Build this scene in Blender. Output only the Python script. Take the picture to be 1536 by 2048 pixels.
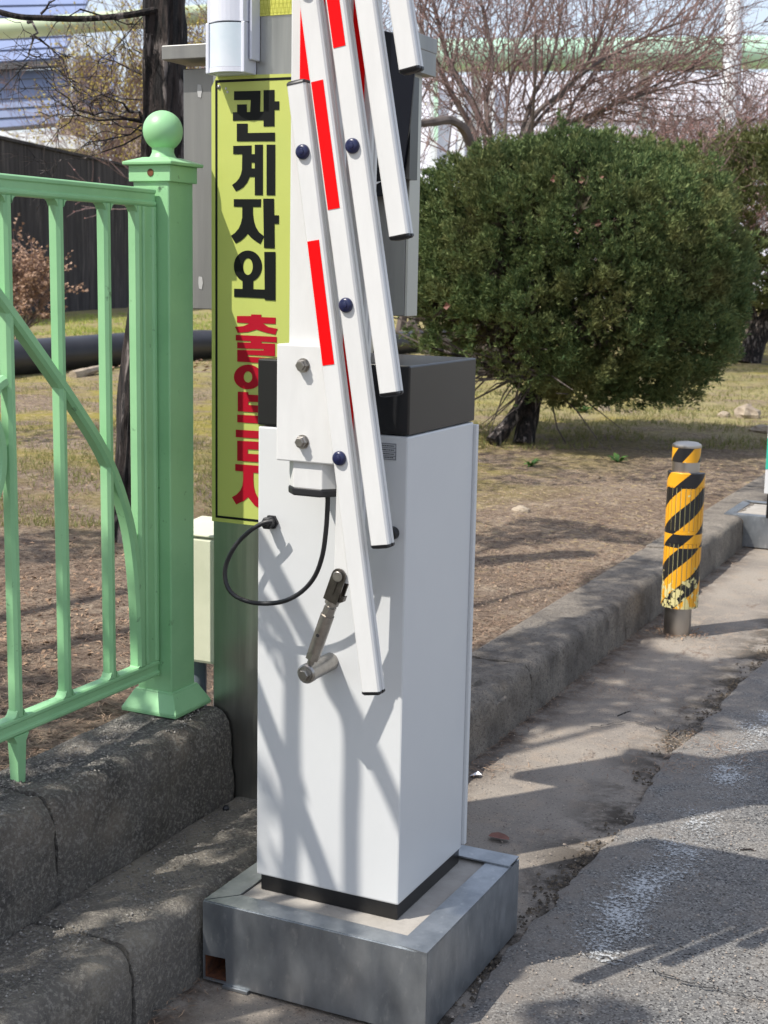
import bpy, bmesh, math, random
from mathutils import Vector, Matrix, noise
from mathutils.geometry import tessellate_polygon
R_ = math.radians
for o in list(bpy.data.objects): bpy.data.objects.remove(o)
SC = bpy.context.scene
COL = SC.collection

# ------------------------------------------------------------------ camera
FPX = 2869.606
CAM = Vector((1.00792, -2.21882, 1.32272))
YAW, PIT, ROL = -0.442438, 0.168149, 0.019224
cy, sy, cp, sp = math.cos(YAW), math.sin(YAW), math.cos(PIT), math.sin(PIT)
fw = Vector((sy*cp, cy*cp, -sp)); rt0 = Vector((cy, -sy, 0)); up0 = rt0.cross(fw)
cr, sr = math.cos(ROL), math.sin(ROL)
rt = cr*rt0 + sr*up0; up = -sr*rt0 + cr*up0
cd = bpy.data.cameras.new('camera'); cam = bpy.data.objects.new('camera', cd); COL.objects.link(cam)
cd.sensor_fit = 'VERTICAL'; cd.sensor_height = 24; cd.lens = FPX*24/2048
cd.clip_end = 3000; cd.clip_start = .05
cam.matrix_world = Matrix(((rt.x, up.x, -fw.x, CAM.x), (rt.y, up.y, -fw.y, CAM.y), (rt.z, up.z, -fw.z, CAM.z), (0, 0, 0, 1)))
cd.dof.use_dof = True; cd.dof.focus_distance = 2.75; cd.dof.aperture_fstop = 9
SC.camera = cam

# ------------------------------------------------------------------ light
SUN = Vector((.78, 1, -1.74)).normalized()
w = bpy.data.worlds.new('World'); SC.world = w; w.use_nodes = True
nt = w.node_tree; bg = nt.nodes['Background']
sk = nt.nodes.new('ShaderNodeTexSky'); sk.sky_type = 'NISHITA'; sk.sun_disc = False
sk.sun_elevation = math.asin(-SUN.z); sk.sun_rotation = math.atan2(-SUN.x, -SUN.y)
sk.air_density = 1.2; sk.dust_density = 2; sk.ozone_density = 1.2
hz = nt.nodes.new('ShaderNodeMix'); hz.data_type = 'RGBA'; hz.inputs[0].default_value = .5; hz.inputs[7].default_value = (4.9, 5.2, 6.1, 1)   # thin high haze over the whole sky
nt.links.new(sk.outputs[0], hz.inputs[6]); nt.links.new(hz.outputs[2], bg.inputs[0]); bg.inputs[1].default_value = .14
ld = bpy.data.lights.new('sun', 'SUN'); ld.energy = 4.2; ld.angle = R_(.53); ld.color = (1, .95, .87)
lo = bpy.data.objects.new('sun', ld); COL.objects.link(lo)
lo.rotation_euler = SUN.to_track_quat('-Z', 'Y').to_euler()
SC.view_settings.view_transform = 'Standard'; SC.view_settings.look = 'None'
SC.view_settings.exposure = .54; SC.view_settings.gamma = 1; SC.view_settings.use_curve_mapping = False

# ------------------------------------------------------------------ helpers
def ray(px, py): return fw + rt*((px-768)/FPX) + up*((1024-py)/FPX)
def on(px, py, ax, v):
    d = ray(px, py); return CAM + d*((v-CAM[ax])/d[ax])
def at(px, py, dep): return CAM + ray(px, py)*dep
def PY(px, py, v): return on(px, py, 1, v)
def PZ(px, py, v): return on(px, py, 2, v)

class MB:
    def __init__(s): s.v = []; s.f = []
    def add(s, vs, fs):
        n = len(s.v); s.v += [tuple(a) for a in vs]; s.f += [tuple(i+n for i in f) for f in fs]; return s
    def box(s, x0, x1, y0, y1, z0, z1):
        return s.add([(x0,y0,z0),(x1,y0,z0),(x1,y1,z0),(x0,y1,z0),(x0,y0,z1),(x1,y0,z1),(x1,y1,z1),(x0,y1,z1)],
            [(0,3,2,1),(4,5,6,7),(0,1,5,4),(1,2,6,5),(2,3,7,6),(3,0,4,7)])
    def hexa(s, a):   # 8 points, bottom 4 then top 4
        return s.add(a, [(0,3,2,1),(4,5,6,7),(0,1,5,4),(1,2,6,5),(2,3,7,6),(3,0,4,7)])
    def tube(s, pts, rad, n=8, cap=True, jit=0):
        pts = [Vector(p) for p in pts]; N = len(pts)
        if not hasattr(rad, '__len__'): rad = [rad]*N
        base = len(s.v); ref = None
        for i, p in enumerate(pts):
            t = (pts[min(i+1, N-1)]-pts[max(i-1, 0)])
            t = t.normalized() if t.length > 1e-9 else Vector((0, 0, 1))
            if ref is None:
                ref = t.orthogonal().normalized()
            ref = (ref - t*ref.dot(t))
            ref = ref.normalized() if ref.length > 1e-6 else t.orthogonal().normalized()
            b = t.cross(ref)
            for k in range(n):
                a = 2*math.pi*k/n; r = rad[i]
                if jit: r *= 1+jit*noise.noise(p*9+Vector((k*1.7, 0, 0)))
                s.v.append(tuple(p+ref*(math.cos(a)*r)+b*(math.sin(a)*r)))
        for i in range(N-1):
            for k in range(n):
                a = base+i*n+k; c = base+i*n+(k+1) % n
                s.f.append((a, c, c+n, a+n))
        if cap:
            s.f.append(tuple(base+k for k in range(n))[::-1]); s.f.append(tuple(base+(N-1)*n+k for k in range(n)))
        return s
    def lathe(s, c, prof, n=24, ax='z'):
        c = Vector(c); base = len(s.v)
        for r, h in prof:
            for k in range(n):
                a = 2*math.pi*k/n
                if ax == 'z': s.v.append((c.x+r*math.cos(a), c.y+r*math.sin(a), c.z+h))
                else: s.v.append((c.x+r*math.cos(a), c.y-h, c.z+r*math.sin(a)))   # outward -Y
        for i in range(len(prof)-1):
            for k in range(n):
                a = base+i*n+k; b = base+i*n+(k+1) % n
                s.f.append((a, b, b+n, a+n))
        s.f.append(tuple(base+k for k in range(n))[::-1]); s.f.append(tuple(base+(len(prof)-1)*n+k for k in range(n)))
        return s
    def prism(s, poly, o, ux, uy, depth, holes=()):
        """2-D polygon (with holes) in the frame o,ux,uy extruded by the vector depth"""
        loops = [[Vector((a, b, 0)) for a, b in l] for l in [poly]+list(holes)]
        flat = [q for l in loops for q in l]
        o = Vector(o); ux = Vector(ux); uy = Vector(uy); dv = Vector(depth)
        n = len(flat); base = len(s.v)
        s.v += [tuple(o+ux*q.x+uy*q.y) for q in flat]+[tuple(o+ux*q.x+uy*q.y+dv) for q in flat]
        for t in tessellate_polygon(loops):
            s.f.append(tuple(base+i for i in t)); s.f.append(tuple(base+n+i for i in reversed(t)))
        k = 0
        for l in loops:
            m = len(l)
            for i in range(m):
                a = base+k+i; b = base+k+(i+1) % m
                s.f.append((a, b, b+n, a+n))
            k += m
        return s
    def tri(s, a, b, c):
        n = len(s.v); s.v += [tuple(a), tuple(b), tuple(c)]; s.f.append((n, n+1, n+2))
    def quad(s, a, b, c, d):
        n = len(s.v); s.v += [tuple(a), tuple(b), tuple(c), tuple(d)]; s.f.append((n, n+1, n+2, n+3))
    def build(s, name, mat, parent=None, bevel=0, smooth=False, fix=True, kind=None):
        me = bpy.data.meshes.new(name); me.from_pydata(s.v, [], s.f); me.update()
        if fix and len(s.v) < 60000:
            b = bmesh.new(); b.from_mesh(me); bmesh.ops.recalc_face_normals(b, faces=b.faces); b.to_mesh(me); b.free()
        if mat: me.materials.append(mat)
        o = bpy.data.objects.new(name, me); COL.objects.link(o)
        if smooth:
            me.polygons.foreach_set('use_smooth', [True]*len(me.polygons))
            try: me.set_sharp_from_angle(angle=R_(38))
            except Exception: pass
        if bevel:
            m = o.modifiers.new('bevel', 'BEVEL'); m.width = bevel; m.segments = 2; m.limit_method = 'ANGLE'; m.angle_limit = R_(40)
        if parent: o.parent = parent; o.matrix_parent_inverse = Matrix.Translation(-Vector(parent.location))
        if kind: o['kind'] = kind
        return o
def thing(name, label, cat, loc=(0, 0, 0), group=None):
    o = bpy.data.objects.new(name, None); COL.objects.link(o); o.location = loc; o.empty_display_size = .05
    o['label'] = label; o['category'] = cat
    if group: o['group'] = group
    return o
def tag(o, label, cat, group=None):
    o['label'] = label; o['category'] = cat
    if group: o['group'] = group
    return o
def struct(o): o['kind'] = 'structure'; return o

# ------------------------------------------------------------------ materials
def mat(name, col, rough=.6, metal=0, c2=None, scale=8, det=5, ramp=(.35, .65), bump=0, bscale=60, bdist=.004,
        c3=None, scale3=40, ramp3=(.55, .6), c4=None, scale4=4, ramp4=(.5, .65), r4=.7, stretch=None, island=None, spec=None, coat=0, trans=0, vary_rough=0):
    m = bpy.data.materials.new(name); m.use_nodes = True; N = m.node_tree.nodes; L = m.node_tree.links
    b = N['Principled BSDF']; b.inputs['Roughness'].default_value = rough; b.inputs['Metallic'].default_value = metal
    if spec is not None: b.inputs['Specular IOR Level'].default_value = spec
    if coat: b.inputs['Coat Weight'].default_value = coat; b.inputs['Coat Roughness'].default_value = .15
    tc = N.new('ShaderNodeTexCoord'); src = tc.outputs['Object']
    if stretch:
        mp = N.new('ShaderNodeMapping'); mp.inputs['Scale'].default_value = stretch; L.new(src, mp.inputs[0]); src = mp.outputs[0]
    def nz(sc, d=5, rgh=.6):
        t = N.new('ShaderNodeTexNoise'); t.inputs['Scale'].default_value = sc; t.inputs['Detail'].default_value = d
        t.inputs['Roughness'].default_value = rgh; L.new(src, t.inputs['Vector']); return t.outputs['Fac']
    def rp(fac, a, c):
        r = N.new('ShaderNodeMapRange'); r.inputs[1].default_value = a; r.inputs[2].default_value = c; L.new(fac, r.inputs[0]); return r.outputs[0]
    def mix(f, a, c):
        x = N.new('ShaderNodeMix'); x.data_type = 'RGBA'; L.new(f, x.inputs[0])
        for i, q in ((6, a), (7, c)):
            if isinstance(q, tuple): x.inputs[i].default_value = (*q, 1)
            else: L.new(q, x.inputs[i])
        return x.outputs[2]
    cur = col
    if island:
        g = N.new('ShaderNodeNewGeometry'); cur = mix(g.outputs['Random Per Island'], col, island)
    if c2: cur = mix(rp(nz(scale, det), *ramp), cur, c2)
    if c3: cur = mix(rp(nz(scale3, 6), *ramp3), cur, c3)
    if c4: cur = mix(rp(nz(scale4, 12, r4), *ramp4), cur, c4)
    if isinstance(cur, tuple): b.inputs['Base Color'].default_value = (*cur, 1)
    else: L.new(cur, b.inputs['Base Color'])
    if vary_rough:
        r = N.new('ShaderNodeMapRange'); r.inputs[3].default_value = max(0, rough-vary_rough); r.inputs[4].default_value = min(1, rough+vary_rough)
        L.new(nz(scale*1.7, 6), r.inputs[0]); L.new(r.outputs[0], b.inputs['Roughness'])
    if bump:
        bp = N.new('ShaderNodeBump'); bp.inputs['Strength'].default_value = bump; bp.inputs['Distance'].default_value = bdist
        L.new(nz(bscale, 7, .65), bp.inputs['Height']); L.new(bp.outputs[0], b.inputs['Normal'])
    if trans:
        ts = N.new('ShaderNodeBsdfTranslucent'); ms = N.new('ShaderNodeMixShader'); ms.inputs[0].default_value = trans
        if isinstance(cur, tuple): ts.inputs[0].default_value = (*cur, 1)
        else: L.new(cur, ts.inputs[0])
        L.new(b.outputs[0], ms.inputs[1]); L.new(ts.outputs[0], ms.inputs[2]); L.new(ms.outputs[0], N['Material Output'].inputs[0])
    m['h'] = 1
    return m
M = {}
M['white'] = mat('white powder coat', (.59, .60, .60), .38, bump=.05, bscale=260, bdist=.001, c2=(.565, .575, .58), scale=3)
M['armwhite'] = mat('white painted aluminium', (.63, .63, .62), .35, c2=(.59, .59, .58), scale=30, stretch=(1, 1, .25), bump=.03, bscale=90, bdist=.001)
M['black'] = mat('black satin lid', (.008, .008, .009), .32, c2=(.012, .012, .012), scale=6, bump=.03, bscale=300, bdist=.0006)
M['rubber'] = mat('black rubber', (.012, .012, .014), .45)
M['glossblack'] = mat('glossy black panel', (.004, .005, .010), .3, spec=.25)
M['navy'] = mat('navy plastic cap', (.010, .014, .055), .28)
M['red'] = mat('red reflective tape', (.78, .001, .003), .35, spec=.15)
M['steel'] = mat('brushed steel hardware', (.42, .40, .37), .36, 1, c2=(.30, .28, .26), scale=40, vary_rough=.12, bump=.08, bscale=200, bdist=.0006)
M['stainless'] = mat('stainless sheet', (.50, .50, .47), .33, 1, c2=(.40, .40, .38), scale=3, stretch=(14, 14, .7), vary_rough=.10, c3=(.58, .57, .52), scale3=2.2, ramp3=(.58, .75))
M['kiosk'] = mat('weathered kiosk sheet', (.30, .30, .285), .45, .75, c2=(.24, .24, .235), scale=2, stretch=(12, 12, .8), vary_rough=.1)
M['galv'] = mat('galvanised sheet', (.42, .445, .47), .38, .85, c2=(.29, .315, .34), scale=4, stretch=(5, 5, 2.5), vary_rough=.15, c3=(.56, .575, .58), scale3=12, ramp3=(.58, .80), c4=(.34, .35, .35), scale4=60, ramp4=(.58, .72), bump=.10, bscale=50, bdist=.0015)
M['fill'] = mat('concrete fill', (.36, .335, .30), .9, c2=(.25, .23, .205), scale=14, ramp=(.4, .75), bump=.4, bscale=220, bdist=.002, c3=(.25, .22, .19), scale3=90, ramp3=(.68, .74))
M['rust'] = mat('rusty tube', (.16, .055, .02), .85, c2=(.05, .02, .012), scale=50, bump=.5, bscale=150, bdist=.002)
M['green'] = mat('green painted steel', (.27, .53, .27), .42, c2=(.21, .45, .22), scale=5, ramp=(.4, .7), c3=(.07, .13, .07), scale3=34, ramp3=(.66, .76), bump=.12, bscale=45, bdist=.0016, vary_rough=.08)
M['yellow'] = mat('yellow green sign sheet', (.47, .51, .12), .42, c2=(.43, .48, .12), scale=4, bump=.05, bscale=12, bdist=.004)
M['signblack'] = mat('black print', (.005, .006, .006), .5, spec=.2)
M['signred'] = mat('red print', (.36, .004, .018), .5, spec=.2)
M['reflyellow'] = mat('yellow reflective sheet', (.58, .58, .12), .35, c2=(.48, .48, .08), scale=120, bump=.2, bscale=120, bdist=.001)
M['cream'] = mat('cream plastic', (.62, .62, .48), .5, c2=(.52, .53, .40), scale=6)
M['greyplastic'] = mat('grey conduit', (.14, .17, .20), .5)
M['pir'] = mat('white sensor housing', (.62, .64, .72), .35)
M['lens'] = mat('sensor lens', (.52, .60, .66), .22, c2=(.62, .66, .72), scale=10)
M['kerb'] = mat('kerb concrete', (.20, .175, .145), .95, c2=(.31, .27, .22), scale=5, det=10, ramp=(.42, .66), c3=(.115, .10, .085), scale3=9, ramp3=(.48, .70), c4=(.085, .072, .060), scale4=90, ramp4=(.50, .60), r4=.85, bump=1, bscale=170, bdist=.012)
M['kerbdark'] = mat('mossy dark kerb concrete', (.135, .124, .11), .95, c2=(.235, .20, .16), scale=3.6, det=10, ramp=(.48, .66), c3=(.066, .062, .058), scale3=6, ramp3=(.46, .66), c4=(.29, .27, .235), scale4=120, ramp4=(.50, .58), r4=.75, bump=1, bscale=150, bdist=.015)
M['kerblow'] = mat('stained low kerb concrete', (.18, .163, .142), .95, c2=(.32, .28, .22), scale=4.5, det=10, ramp=(.46, .64), c3=(.088, .082, .075), scale3=7, ramp3=(.50, .68), c4=(.32, .295, .25), scale4=120, ramp4=(.50, .58), r4=.75, bump=1, bscale=150, bdist=.014)
M['wall'] = mat('dark stained wall', (.050, .044, .045), .95, c2=(.012, .010, .011), scale=1.6, ramp=(.35, .65), stretch=(3, 3, .22), c3=(.13, .115, .105), scale3=5, ramp3=(.55, .75), bump=.4, bscale=6, bdist=.02)
M['bark'] = mat('dark furrowed bark', (.040, .030, .027), .95, c2=(.007, .006, .006), scale=34, det=9, ramp=(.44, .54), stretch=(1, 1, .22), c3=(.22, .19, .175), scale3=26, ramp3=(.55, .63), bump=1, bscale=40, bdist=.03)
M['twig'] = mat('pinkish twig bark', (.13, .080, .070), .85, island=(.24, .165, .148))
M['limb'] = mat('grey brown limb bark', (.075, .060, .053), .9, c2=(.13, .105, .092), scale=9, stretch=(1, 1, .3), bump=.6, bscale=25, bdist=.01)
M['bud'] = mat('pink buds', (.30, .13, .12), .7, island=(.42, .24, .20))
M['ybud'] = mat('yellow green buds', (.42, .36, .06), .7, island=(.58, .46, .12), trans=.3)
M['drybud'] = mat('dry tan leaves', (.26, .15, .09), .8, island=(.50, .34, .24), trans=.25)
M['juniper'] = mat('juniper foliage', (.055, .105, .038), .75, island=(.19, .235, .085), c2=(.20, .19, .07), scale=2.2, ramp=(.48, .72), trans=.15, spec=.25)
M['shadecore'] = mat('dead twig brown shade core', (.050, .038, .026), .9, island=(.10, .085, .05))  # dead-twig brown, kept dark to stand in for shade inside the crown
M['juniper2'] = mat('olive juniper foliage', (.08, .11, .035), .62, island=(.20, .21, .075), c2=(.12, .12, .03), scale=2.2, ramp=(.45, .7), trans=.12)
M['leafmass'] = mat('broad leaves', (.05, .09, .03), .6, island=(.07, .11, .04))
M['pipeblack'] = mat('black plastic pipe', (.014, .015, .020), .42, c2=(.03, .03, .035), scale=2)
M['mint'] = mat('mint green pipe coating', (.40, .64, .48), .5, c2=(.50, .72, .56), scale=.8, c3=(.12, .24, .16), scale3=3, ramp3=(.64, .72))
M['olivepipe'] = mat('pale green pipe coating', (.52, .60, .40), .5, c2=(.42, .50, .33), scale=1)
M['bluepanel'] = mat('blue grey cladding', (.16, .205, .35), .55, 0, c2=(.20, .25, .40), scale=.5)
M['lilac'] = mat('pale lilac cladding', (.70, .70, .80), .6, c2=(.74, .74, .80), scale=.4)
M['offwhite'] = mat('pale painted metal', (.66, .69, .72), .55, c2=(.38, .39, .40), scale=3, ramp=(.52, .70), stretch=(1, 1, .5))
M['darktrim'] = mat('dark roof trim', (.045, .045, .05), .6)
M['beige'] = mat('beige render', (.42, .34, .27), .9, c2=(.34, .27, .22), scale=1)
M['steelgrey'] = mat('grey steel column', (.20, .21, .23), .6)
M['stone'] = mat('pale field stone', (.42, .35, .26), .95, c2=(.26, .21, .16), scale=7, bump=.8, bscale=30, bdist=.02)
M['weed'] = mat('weed leaf', (.05, .13, .03), .6, island=(.10, .20, .04), trans=.2)
M['grass'] = mat('dry and green grass blades', (.30, .25, .10), .8, island=(.13, .17, .04), trans=.2)
M['needle'] = mat('dry needles', (.36, .25, .165), .85, island=(.12, .07, .045))
M['deadleaf'] = mat('dead leaves', (.15, .085, .05), .8, island=(.36, .24, .15))
M['paper'] = mat('white paper', (.75, .75, .78), .8)
M['redleaf'] = mat('reddish dead leaf', (.20, .085, .06), .75, c2=(.14, .06, .045), scale=60)
M['bollsteel'] = mat('stainless bollard tube', (.48, .45, .41), .35, 1, c2=(.36, .33, .30), scale=8, stretch=(1, 1, .4), vary_rough=.1)
M['foam'] = mat('cream foam', (.60, .55, .26), .8, c2=(.45, .40, .18), scale=30)
M['bluetarp'] = mat('blue drum plastic', (.02, .03, .14), .5)

def ground_mat(name, kind):
    m = bpy.data.materials.new(name); m.use_nodes = True; N = m.node_tree.nodes; L = m.node_tree.links
    b = N['Principled BSDF']; b.inputs['Roughness'].default_value = .95; b.inputs['Specular IOR Level'].default_value = .2
    tc = N.new('ShaderNodeTexCoord'); src = tc.outputs['Object']
    def nz(sc, d=6, r=.6, st=None, off=0):
        v = src
        mp = N.new('ShaderNodeMapping'); mp.inputs['Location'].default_value = (off, off*.7, 0)
        if st: mp.inputs['Scale'].default_value = st
        L.new(v, mp.inputs[0])
        t = N.new('ShaderNodeTexNoise'); t.inputs['Scale'].default_value = sc; t.inputs['Detail'].default_value = d; t.inputs['Roughness'].default_value = r
        L.new(mp.outputs[0], t.inputs['Vector']); return t.outputs['Fac']
    def rp(f, a, c, lo=0., hi=1.):
        r = N.new('ShaderNodeMapRange'); r.inputs[1].default_value = a; r.inputs[2].default_value = c
        r.inputs[3].default_value = lo; r.inputs[4].default_value = hi; L.new(f, r.inputs[0]); return r.outputs[0]
    def mix(f, a, c):
        x = N.new('ShaderNodeMix'); x.data_type = 'RGBA'
        if isinstance(f, float): x.inputs[0].default_value = f
        else: L.new(f, x.inputs[0])
        for i, q in ((6, a), (7, c)):
            if isinstance(q, tuple): x.inputs[i].default_value = (*q, 1)
            else: L.new(q, x.inputs[i])
        return x.outputs[2]
    def mul(a, c):
        x = N.new('ShaderNodeMath'); x.operation = 'MULTIPLY'; L.new(a, x.inputs[0])
        if isinstance(c, float): x.inputs[1].default_value = c
        else: L.new(c, x.inputs[1])
        return x.outputs[0]
    sep = N.new('ShaderNodeSeparateXYZ'); L.new(src, sep.inputs[0])
    if kind == 'soil':
        c = mix(rp(nz(1.3), .35, .65), (.29, .225, .165), (.18, .13, .095))
        c = mix(rp(nz(9), .48, .70), c, (.37, .295, .215))
        c = mix(rp(nz(34, 8, .8, off=21), .46, .62), c, (.10, .066, .048))
        c = mix(rp(nz(90, 4), .56, .66), c, (.06, .04, .03))
        # moss and dry grass further back
        far = rp(sep.outputs[1], 1.6, 4.5); left = rp(sep.outputs[0], -1.2, -2.4)
        ms = mul(mul(rp(nz(1.7, 5, .65, off=3), .44, .60), left), far)
        c = mix(ms, c, (.26, .22, .05))
        gr = mul(rp(sep.outputs[1], 6.5, 10.), rp(nz(2.6, 8, .75, off=9), .40, .60))
        c = mix(gr, c, (.30, .27, .115))
        c = mix(mul(rp(nz(26, 4, off=5), .56, .66), far), c, (.40, .31, .16))
        bs, bd = 60, .022
    elif kind == 'apron':
        c = mix(rp(nz(2.1), .38, .62), (.29, .255, .215), (.21, .185, .16))
        c = mix(rp(nz(11, 7, .7, off=2), .50, .66), c, (.30, .25, .20))
        c = mix(rp(nz(6, 6, .7, (1, .5, 1), off=7), .60, .70), c, (.13, .085, .06))
        c = mix(rp(nz(160, 3), .60, .70), c, (.09, .075, .065))
        c = mix(rp(nz(210, 2, off=4), .64, .70), c, (.42, .36, .29))
        e = mul(rp(sep.outputs[0], -.06, .10), rp(nz(7, 6, .7, off=11), .42, .55))
        c = mix(e, c, (.060, .050, .040))
        k = mul(rp(sep.outputs[0], -.24, -.36), rp(nz(9, 6, .7, off=13), .40, .58))
        c = mix(k, c, (.085, .062, .048))
        bs, bd = 120, .006
    elif kind == 'asphalt':
        vo = N.new('ShaderNodeTexVoronoi'); vo.inputs['Scale'].default_value = 260; L.new(src, vo.inputs['Vector'])
        c = mix(rp(nz(2.0), .35, .65), (.125, .124, .122), (.18, .172, .162))
        hs = N.new('ShaderNodeSeparateColor'); L.new(vo.outputs['Color'], hs.inputs[0])
        c = mix(rp(hs.outputs[0], .55, .95), c, (.32, .31, .29))
        c = mix(rp(hs.outputs[1], .86, .90), c, (.035, .034, .035))
        c = mix(rp(nz(3, 8, .75, off=3), .46, .66, 0, .7), c, (.27, .24, .205))
        c = mix(mul(rp(sep.outputs[0], .42, .16), rp(nz(14, 7, .75, off=8), .40, .62)), c, (.23, .205, .18))
        bs, bd = 190, .007
    L.new(c, b.inputs['Base Color'])
    bp = N.new('ShaderNodeBump'); bp.inputs['Strength'].default_value = .9; bp.inputs['Distance'].default_value = bd
    L.new(nz(bs, 7, .7), bp.inputs['Height']); L.new(bp.outputs[0], b.inputs['Normal'])
    return m
M['soil'] = ground_mat('soil and moss', 'soil'); M['apron'] = ground_mat('dusty concrete apron', 'apron'); M['asphalt'] = ground_mat('worn asphalt', 'asphalt')

def paint_mat():
    m = bpy.data.materials.new('worn white road paint'); m.use_nodes = True; N = m.node_tree.nodes; L = m.node_tree.links
    b = N['Principled BSDF']; b.inputs['Base Color'].default_value = (.42, .43, .43, 1); b.inputs['Roughness'].default_value = .9
    tc = N.new('ShaderNodeTexCoord'); sep = N.new('ShaderNodeSeparateXYZ'); L.new(tc.outputs['Object'], sep.inputs[0])
    t = N.new('ShaderNodeTexNoise'); t.inputs['Scale'].default_value = 120; t.inputs['Detail'].default_value = 7; t.inputs['Roughness'].default_value = .75; L.new(tc.outputs['Object'], t.inputs[0])
    t2 = N.new('ShaderNodeTexNoise'); t2.inputs['Scale'].default_value = 6; t2.inputs['Detail'].default_value = 3; L.new(tc.outputs['Object'], t2.inputs[0])
    a = N.new('ShaderNodeMath'); a.operation = 'SUBTRACT'; L.new(sep.outputs[0], a.inputs[0]); a.inputs[1].default_value = .285
    ab = N.new('ShaderNodeMath'); ab.operation = 'ABSOLUTE'; L.new(a.outputs[0], ab.inputs[0])
    r = N.new('ShaderNodeMapRange'); r.inputs[1].default_value = .02; r.inputs[2].default_value = .125; r.inputs[3].default_value = .0; r.inputs[4].default_value = -.20; L.new(ab.outputs[0], r.inputs[0])
    s = N.new('ShaderNodeMath'); s.operation = 'ADD'; L.new(t.outputs['Fac'], s.inputs[0]); L.new(r.outputs[0], s.inputs[1])
    s2 = N.new('ShaderNodeMath'); s2.operation = 'MULTIPLY_ADD'; L.new(t2.outputs['Fac'], s2.inputs[0]); s2.inputs[1].default_value = .50; L.new(s.outputs[0], s2.inputs[2])
    g = N.new('ShaderNodeMapRange'); g.inputs[1].default_value = .73; g.inputs[2].default_value = .86; L.new(s2.outputs[0], g.inputs[0])
    tr = N.new('ShaderNodeBsdfTransparent'); mx = N.new('ShaderNodeMixShader'); L.new(g.outputs[0], mx.inputs[0]); L.new(tr.outputs[0], mx.inputs[1]); L.new(b.outputs[0], mx.inputs[2])
    L.new(mx.outputs[0], N['Material Output'].inputs[0]); return m
M['paint'] = paint_mat()

def hazard_mat():
    m = bpy.data.materials.new('yellow and black hazard wrap'); m.use_nodes = True; N = m.node_tree.nodes; L = m.node_tree.links
    b = N['Principled BSDF']; b.inputs['Roughness'].default_value = .35
    tc = N.new('ShaderNodeTexCoord'); sep = N.new('ShaderNodeSeparateXYZ'); L.new(tc.outputs['Object'], sep.inputs[0])
    def ma(op, a, c=None, k=None):
        x = N.new('ShaderNodeMath'); x.operation = op
        for i, q in ((0, a), (1, c), (2, k)):
            if q is None: continue
            if isinstance(q, (int, float)): x.inputs[i].default_value = q
            else: L.new(q, x.inputs[i])
        return x.outputs[0]
    ang = ma('ARCTAN2', ma('SUBTRACT', sep.outputs[0], BOL[0]), ma('MULTIPLY', ma('SUBTRACT', sep.outputs[1], BOL[1]), -1.))
    z = sep.outputs[2]
    sh = ma('MULTIPLY', ma('MULTIPLY', ma('GREATER_THAN', z, .335), ma('LESS_THAN', z, .385)), .07)
    sh2 = ma('MULTIPLY', ma('GREATER_THAN', z, .555), .04)
    s = ma('ADD', ma('ADD', ma('SUBTRACT', z, ma('MULTIPLY', ang, .062)), sh), sh2)
    f = ma('GREATER_THAN', ma('FRACT', ma('DIVIDE', ma('ADD', s, .035), .145)), .5)
    n = N.new('ShaderNodeTexNoise'); n.inputs['Scale'].default_value = 38; n.inputs['Detail'].default_value = 5; L.new(tc.outputs['Object'], n.inputs[0])
    pl = N.new('ShaderNodeMapRange'); pl.inputs[1].default_value = .16; pl.inputs[2].default_value = .30; pl.inputs[3].default_value = .12; pl.inputs[4].default_value = -.15; L.new(z, pl.inputs[0])
    dm = ma('GREATER_THAN', ma('ADD', n.outputs['Fac'], pl.outputs[0]), .60)
    def mix(f, a, c):
        x = N.new('ShaderNodeMix'); x.data_type = 'RGBA'; L.new(f, x.inputs[0])
        for i, q in ((6, a), (7, c)):
            if isinstance(q, tuple): x.inputs[i].default_value = (*q, 1)
            else: L.new(q, x.inputs[i])
        return x.outputs[2]
    c = mix(f, (.012, .012, .014), (.76, .355, .014)); c = mix(dm, c, (.62, .55, .26)); L.new(c, b.inputs['Base Color'])
    return m
BOL = (-.228, 2.965)
M['hazard'] = hazard_mat()
def emis(name, c, s):
    m = bpy.data.materials.new(name); m.use_nodes = True; b = m.node_tree.nodes['Principled BSDF']
    b.inputs['Base Color'].default_value = (*c, 1); b.inputs['Emission Color'].default_value = (*c, 1); b.inputs['Emission Strength'].default_value = s; return m
M['led'] = emis('lit green led', (.25, 1, .55), 1.2)

rnd = random.Random(7)
# ------------------------------------------------------------------ ground, road, kerbs
def ss(t): t = max(0, min(1, t)); return t*t*(3-2*t)
def H(x, y):
    Lr = x+.56*(y-.39)+.45
    h = .150+.165*ss((-Lr-.10)/.35)
    if y > 5: h += .0
    return h + .012*noise.noise(Vector((x*1.3, y*1.3, 0)))*min(1, abs(x+.58)*4)
def grid(xs, ys, zf):
    m = MB(); nx = len(xs)
    for y in ys:
        for x in xs: m.v.append((x, y, zf(x, y)))
    for j in range(len(ys)-1):
        for i in range(nx-1):
            a = j*nx+i; m.f.append((a, a+1, a+nx+1, a+nx))
    return m
def series(a, b, s0, g):
    r = [a]; s = s0 if b > a else -s0
    while (r[-1] < b) if b > a else (r[-1] > b): r.append(r[-1]+s); s *= g
    r[-1] = b; return r
m = MB(); m.quad((-900, -900, -.05), (900, -900, -.05), (900, 1500, -.05), (-900, 1500, -.05)); struct(m.build('ground', M['soil']))
xs = series(-.575, -70, .018, 1.035)[::-1]; ys = [-2.5+.1*i for i in range(20)]+series(-.5, 110, .03, 1.022)
def lawnz(x, y):
    z = H(x, y)
    if y < .5 and x > -.74: z = min(z, .12)
    return z +.010*noise.noise(Vector((x*11, y*11, 3)))+.007*noise.noise(Vector((x*38, y*38, 1)))
lawn = struct(grid(xs, ys, lawnz).build('lawn', M['soil'], smooth=True, fix=False))
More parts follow.
